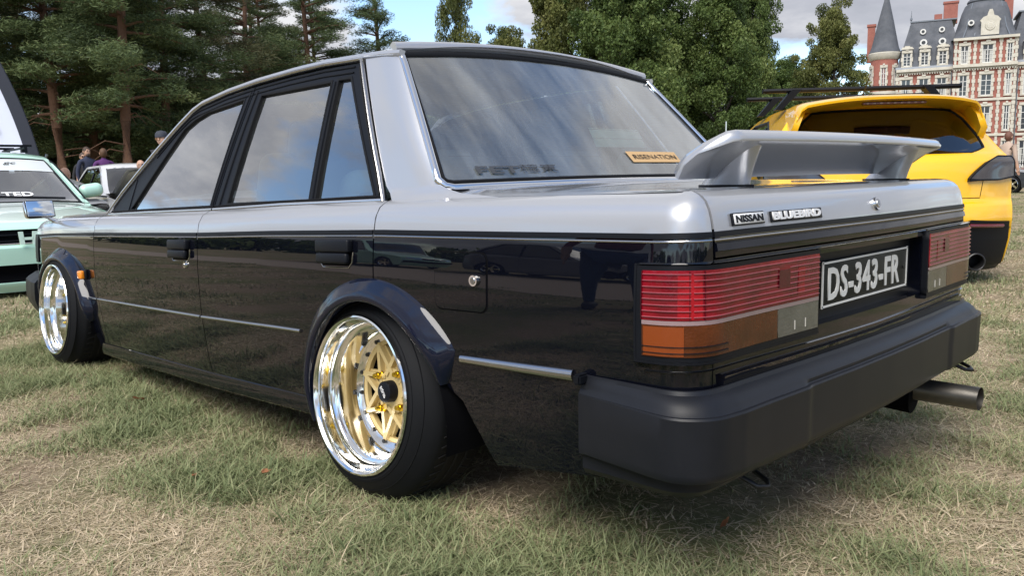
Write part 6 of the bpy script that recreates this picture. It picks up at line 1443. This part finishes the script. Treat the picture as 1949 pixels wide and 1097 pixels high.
    skin_body('trousers', JL, [(0,1), (1,2), (2,3), (3,4), (0,5), (5,6), (6,7), (7,8)], lg, p)
    for sg, bx in ((1, JL[4][0][0]), (-1, JL[8][0][0])): rbox('shoe', (bx+.06, JL[4][0][1]*sg, .045), (.27, .10, .09), sh_, p, .035, 3)
    # head with face
    hx = L*1.2; hz = 1.665+dz; bm = bmesh.new(); bmesh.ops.create_uvsphere(bm, u_segments=20, v_segments=16, radius=1)
    for v in bm.verts:
        q = v.co; zz = q.z; w = .078*(1-.22*max(0, -zz)**1.5); dep = .098*(1-.12*max(0, -zz)); f = 1+.05*max(0, q.x)*(zz < -.5)
        v.co = Vector((hx+q.x*dep*f+(.012*max(0, -zz) if q.x > 0 else 0), q.y*w, hz+zz*.118))
        nx = q.x; 
        if nx > .8 and abs(q.y) < .28 and -.25 < zz < .18: v.co.x += .022*(1-abs(q.y)/.28)*(1-abs(zz+.08)/.3)
        if nx > .75 and .1 < abs(q.y) < .55 and .05 < zz < .28: v.co.x -= .008
    me = bpy.data.meshes.new('head'); bm.to_mesh(me); bm.free(); me.materials.append(sk); [setattr(q, 'use_smooth', True) for q in me.polygons]; hd = link(bpy.data.objects.new('head', me), p)
    mb = MB()
    for sg in (1, -1): mb.box((hx+.088, sg*.03, hz+.012), (.012, .024, .010)); mb.box((hx+.092, sg*.031, hz+.034), (.010, .032, .007))
    mb.box((hx+.092, 0, hz-.058), (.012, .045, .009)); mb.build('face_features', mat('face_dark', (.10,.05,.045), .6), hd)
    for sg in (1, -1): rbox('ear', (hx-.004, sg*.080, hz+.0), (.034, .016, .055), sk, hd, .007, 2)
    if hair:
        bm = bmesh.new(); bmesh.ops.create_uvsphere(bm, u_segments=18, v_segments=14, radius=1)
        for v in bm.verts:
            q = v.co; cut = (.15 if q.x > .35 else -.35)
            zz = max(q.z, cut) if hairlen == 0 else q.z
            nz = .010*mnoise.noise(Vector((q.x*5, q.y*5, q.z*5+x)))
            v.co = Vector((hx-.012+q.x*(.104+nz), q.y*(.087+nz), hz+.014+zz*(.120+nz)))
            if hairlen and q.z < .1: 
                k = min(1, (.1-q.z)/1.1); v.co.z -= hairlen*k; v.co.x = hx-.03+(v.co.x-hx)*(1-.4*k)-.03*k if q.x < .5 else hx-.01+.05*q.x*(1-k)-.05*k; v.co.y *= 1+.35*k
        me = bpy.data.meshes.new('hair'); bm.to_mesh(me); bm.free(); me.materials.append(hr); [setattr(q, 'use_smooth', True) for q in me.polygons]; link(bpy.data.objects.new('hair', me), p)
    if beard: rbox('beard', (hx+.062, 0, hz-.075), (.075, .10, .075), hr, p, .034, 4)
    if glasses:
        mb = MB()
        for sg in (1, -1): mb.box((hx+.099, sg*.032, hz+.012), (.006, .050, .032)); mb.box((hx+.05, sg*.082, hz+.02), (.10, .004, .006))
        mb.build('glasses', M['trim'], p)
    if cap:
        cm = mat('cap_cloth', (.03,.035,.05), .8); mb = MB(); mb.lathe([(.104,0), (.106,.03), (.098,.07), (.07,.105), (.0,.122)], 24, 'Z'); o = mb.build('cap', cm, p, True, 60); o.data.transform(Matrix.Translation((hx-.004, 0, hz+.025)))
        mb = MB(); mb.prism([(.07,-.075), (.15,-.062), (.185,0), (.15,.062), (.07,.075)], lambda a, b: (hx+a, b, hz+.040-a*.12), lambda a, b: (hx+a, b, hz+.048-a*.12)); mb.build('cap_peak', cm, o)
    if print_:
        for k, w in enumerate((.20, .16, .20)): text_mesh('shirt_print', 'CREW' if False else ('NIGHT', 'DRIVE', 'CLUB')[k], w*.8, .035, frame((-.118, 0, 1.36-.055*k), (0, -1, 0), (0, 0, 1)), M['white'], p, bold=.02, extrude=.0005)
    return p
# facing: rz is the heading of +x
toc = lambda x, y: math.atan2(CY-y, CX-x)
person('bearded man in a dark navy t-shirt standing between pine trunks behind the cars', 20.81, -5.16, toc(20.8,-5.2)+.5, 1.80, (.020,.026,.055), (.04,.05,.08), hair=(.05,.03,.02), beard=True)
person('man with glasses in a black shirt, partly hidden left of the bearded man', 21.4, -5.25, toc(21.6,-5.1)+.2, 1.68, (.015,.015,.018), (.05,.05,.06), hair=(.06,.04,.03), glasses=True)
person('woman with very long light brown hair in a purple t-shirt, seen from the back', 19.1, -4.98, toc(19,-5)+PI+.2, 1.70, (.075,.018,.11), (.03,.03,.05), hair=(.085,.042,.020), hairlen=.42)
person('man with a shaved head and white shirt, seen from behind over the mint car bonnet', 11.3, -1.80, toc(11.1,-1.9)+PI*.8, 1.50, (.62,.62,.62), (.05,.05,.06), skin=(.42,.24,.16), sit=True)
person('man in a dark baseball cap looking down, half hidden by the windscreen pillar', 12.45, -3.66, toc(12.5,-3.7)+.9, 1.72, (.03,.03,.035), (.05,.06,.09), hair=(.16,.08,.03), cap=True, arms=1, lean=.05)
person('man in sunglasses and white shirt bending beside the raised white bonnet', 11.9, -3.02, toc(12.1,-3.1)+.7, 1.24, (.60,.60,.62), (.06,.06,.08), glasses=True, arms=1, lean=.16)
person('crouching person in dark clothes beyond the raised white bonnet', 17.02, -4.68, toc(17,-4.7)+.5, 1.72, (.015,.016,.02), (.02,.02,.03), hair=(.10,.04,.03), arms=1, lean=.10, sit=True)
person('woman with loose brown hair bending forward in front of the castle, at the right edge', 3.75, -19.4, toc(3.7,-19.4)+2.4, 1.66, (.40,.30,.24), (.05,.05,.06), hair=(.13,.055,.035), hairlen=.30, lean=.14)
person('person in red top and jeans, mirrored in the black rear wing', 1.35, 4.3, R_(-120), 1.75, (.22,.04,.05), (.05,.09,.16), hair=(.05,.03,.02), group='visitors standing on the track side')
# iron railing in front of the castle
ra = thing('railing', 'low dark iron railing with shrubs in front of the castle', 'railing', (12.0, -52.0, 0), R_(-20))
mb = MB()
for k in range(46): mb.cyl((-6+.28*k, 0, 0), (-6+.28*k, 0, 1.25), .018, .012, 5)
tag(mb.build('bars', M['trim'], ra), kind='stuff'); mb = MB(); mb.box((.3, 0, 1.1), (12.9, .03, .04)); mb.box((.3, 0, .2), (12.9, .03, .04)); mb.build('rails', M['trim'], ra)
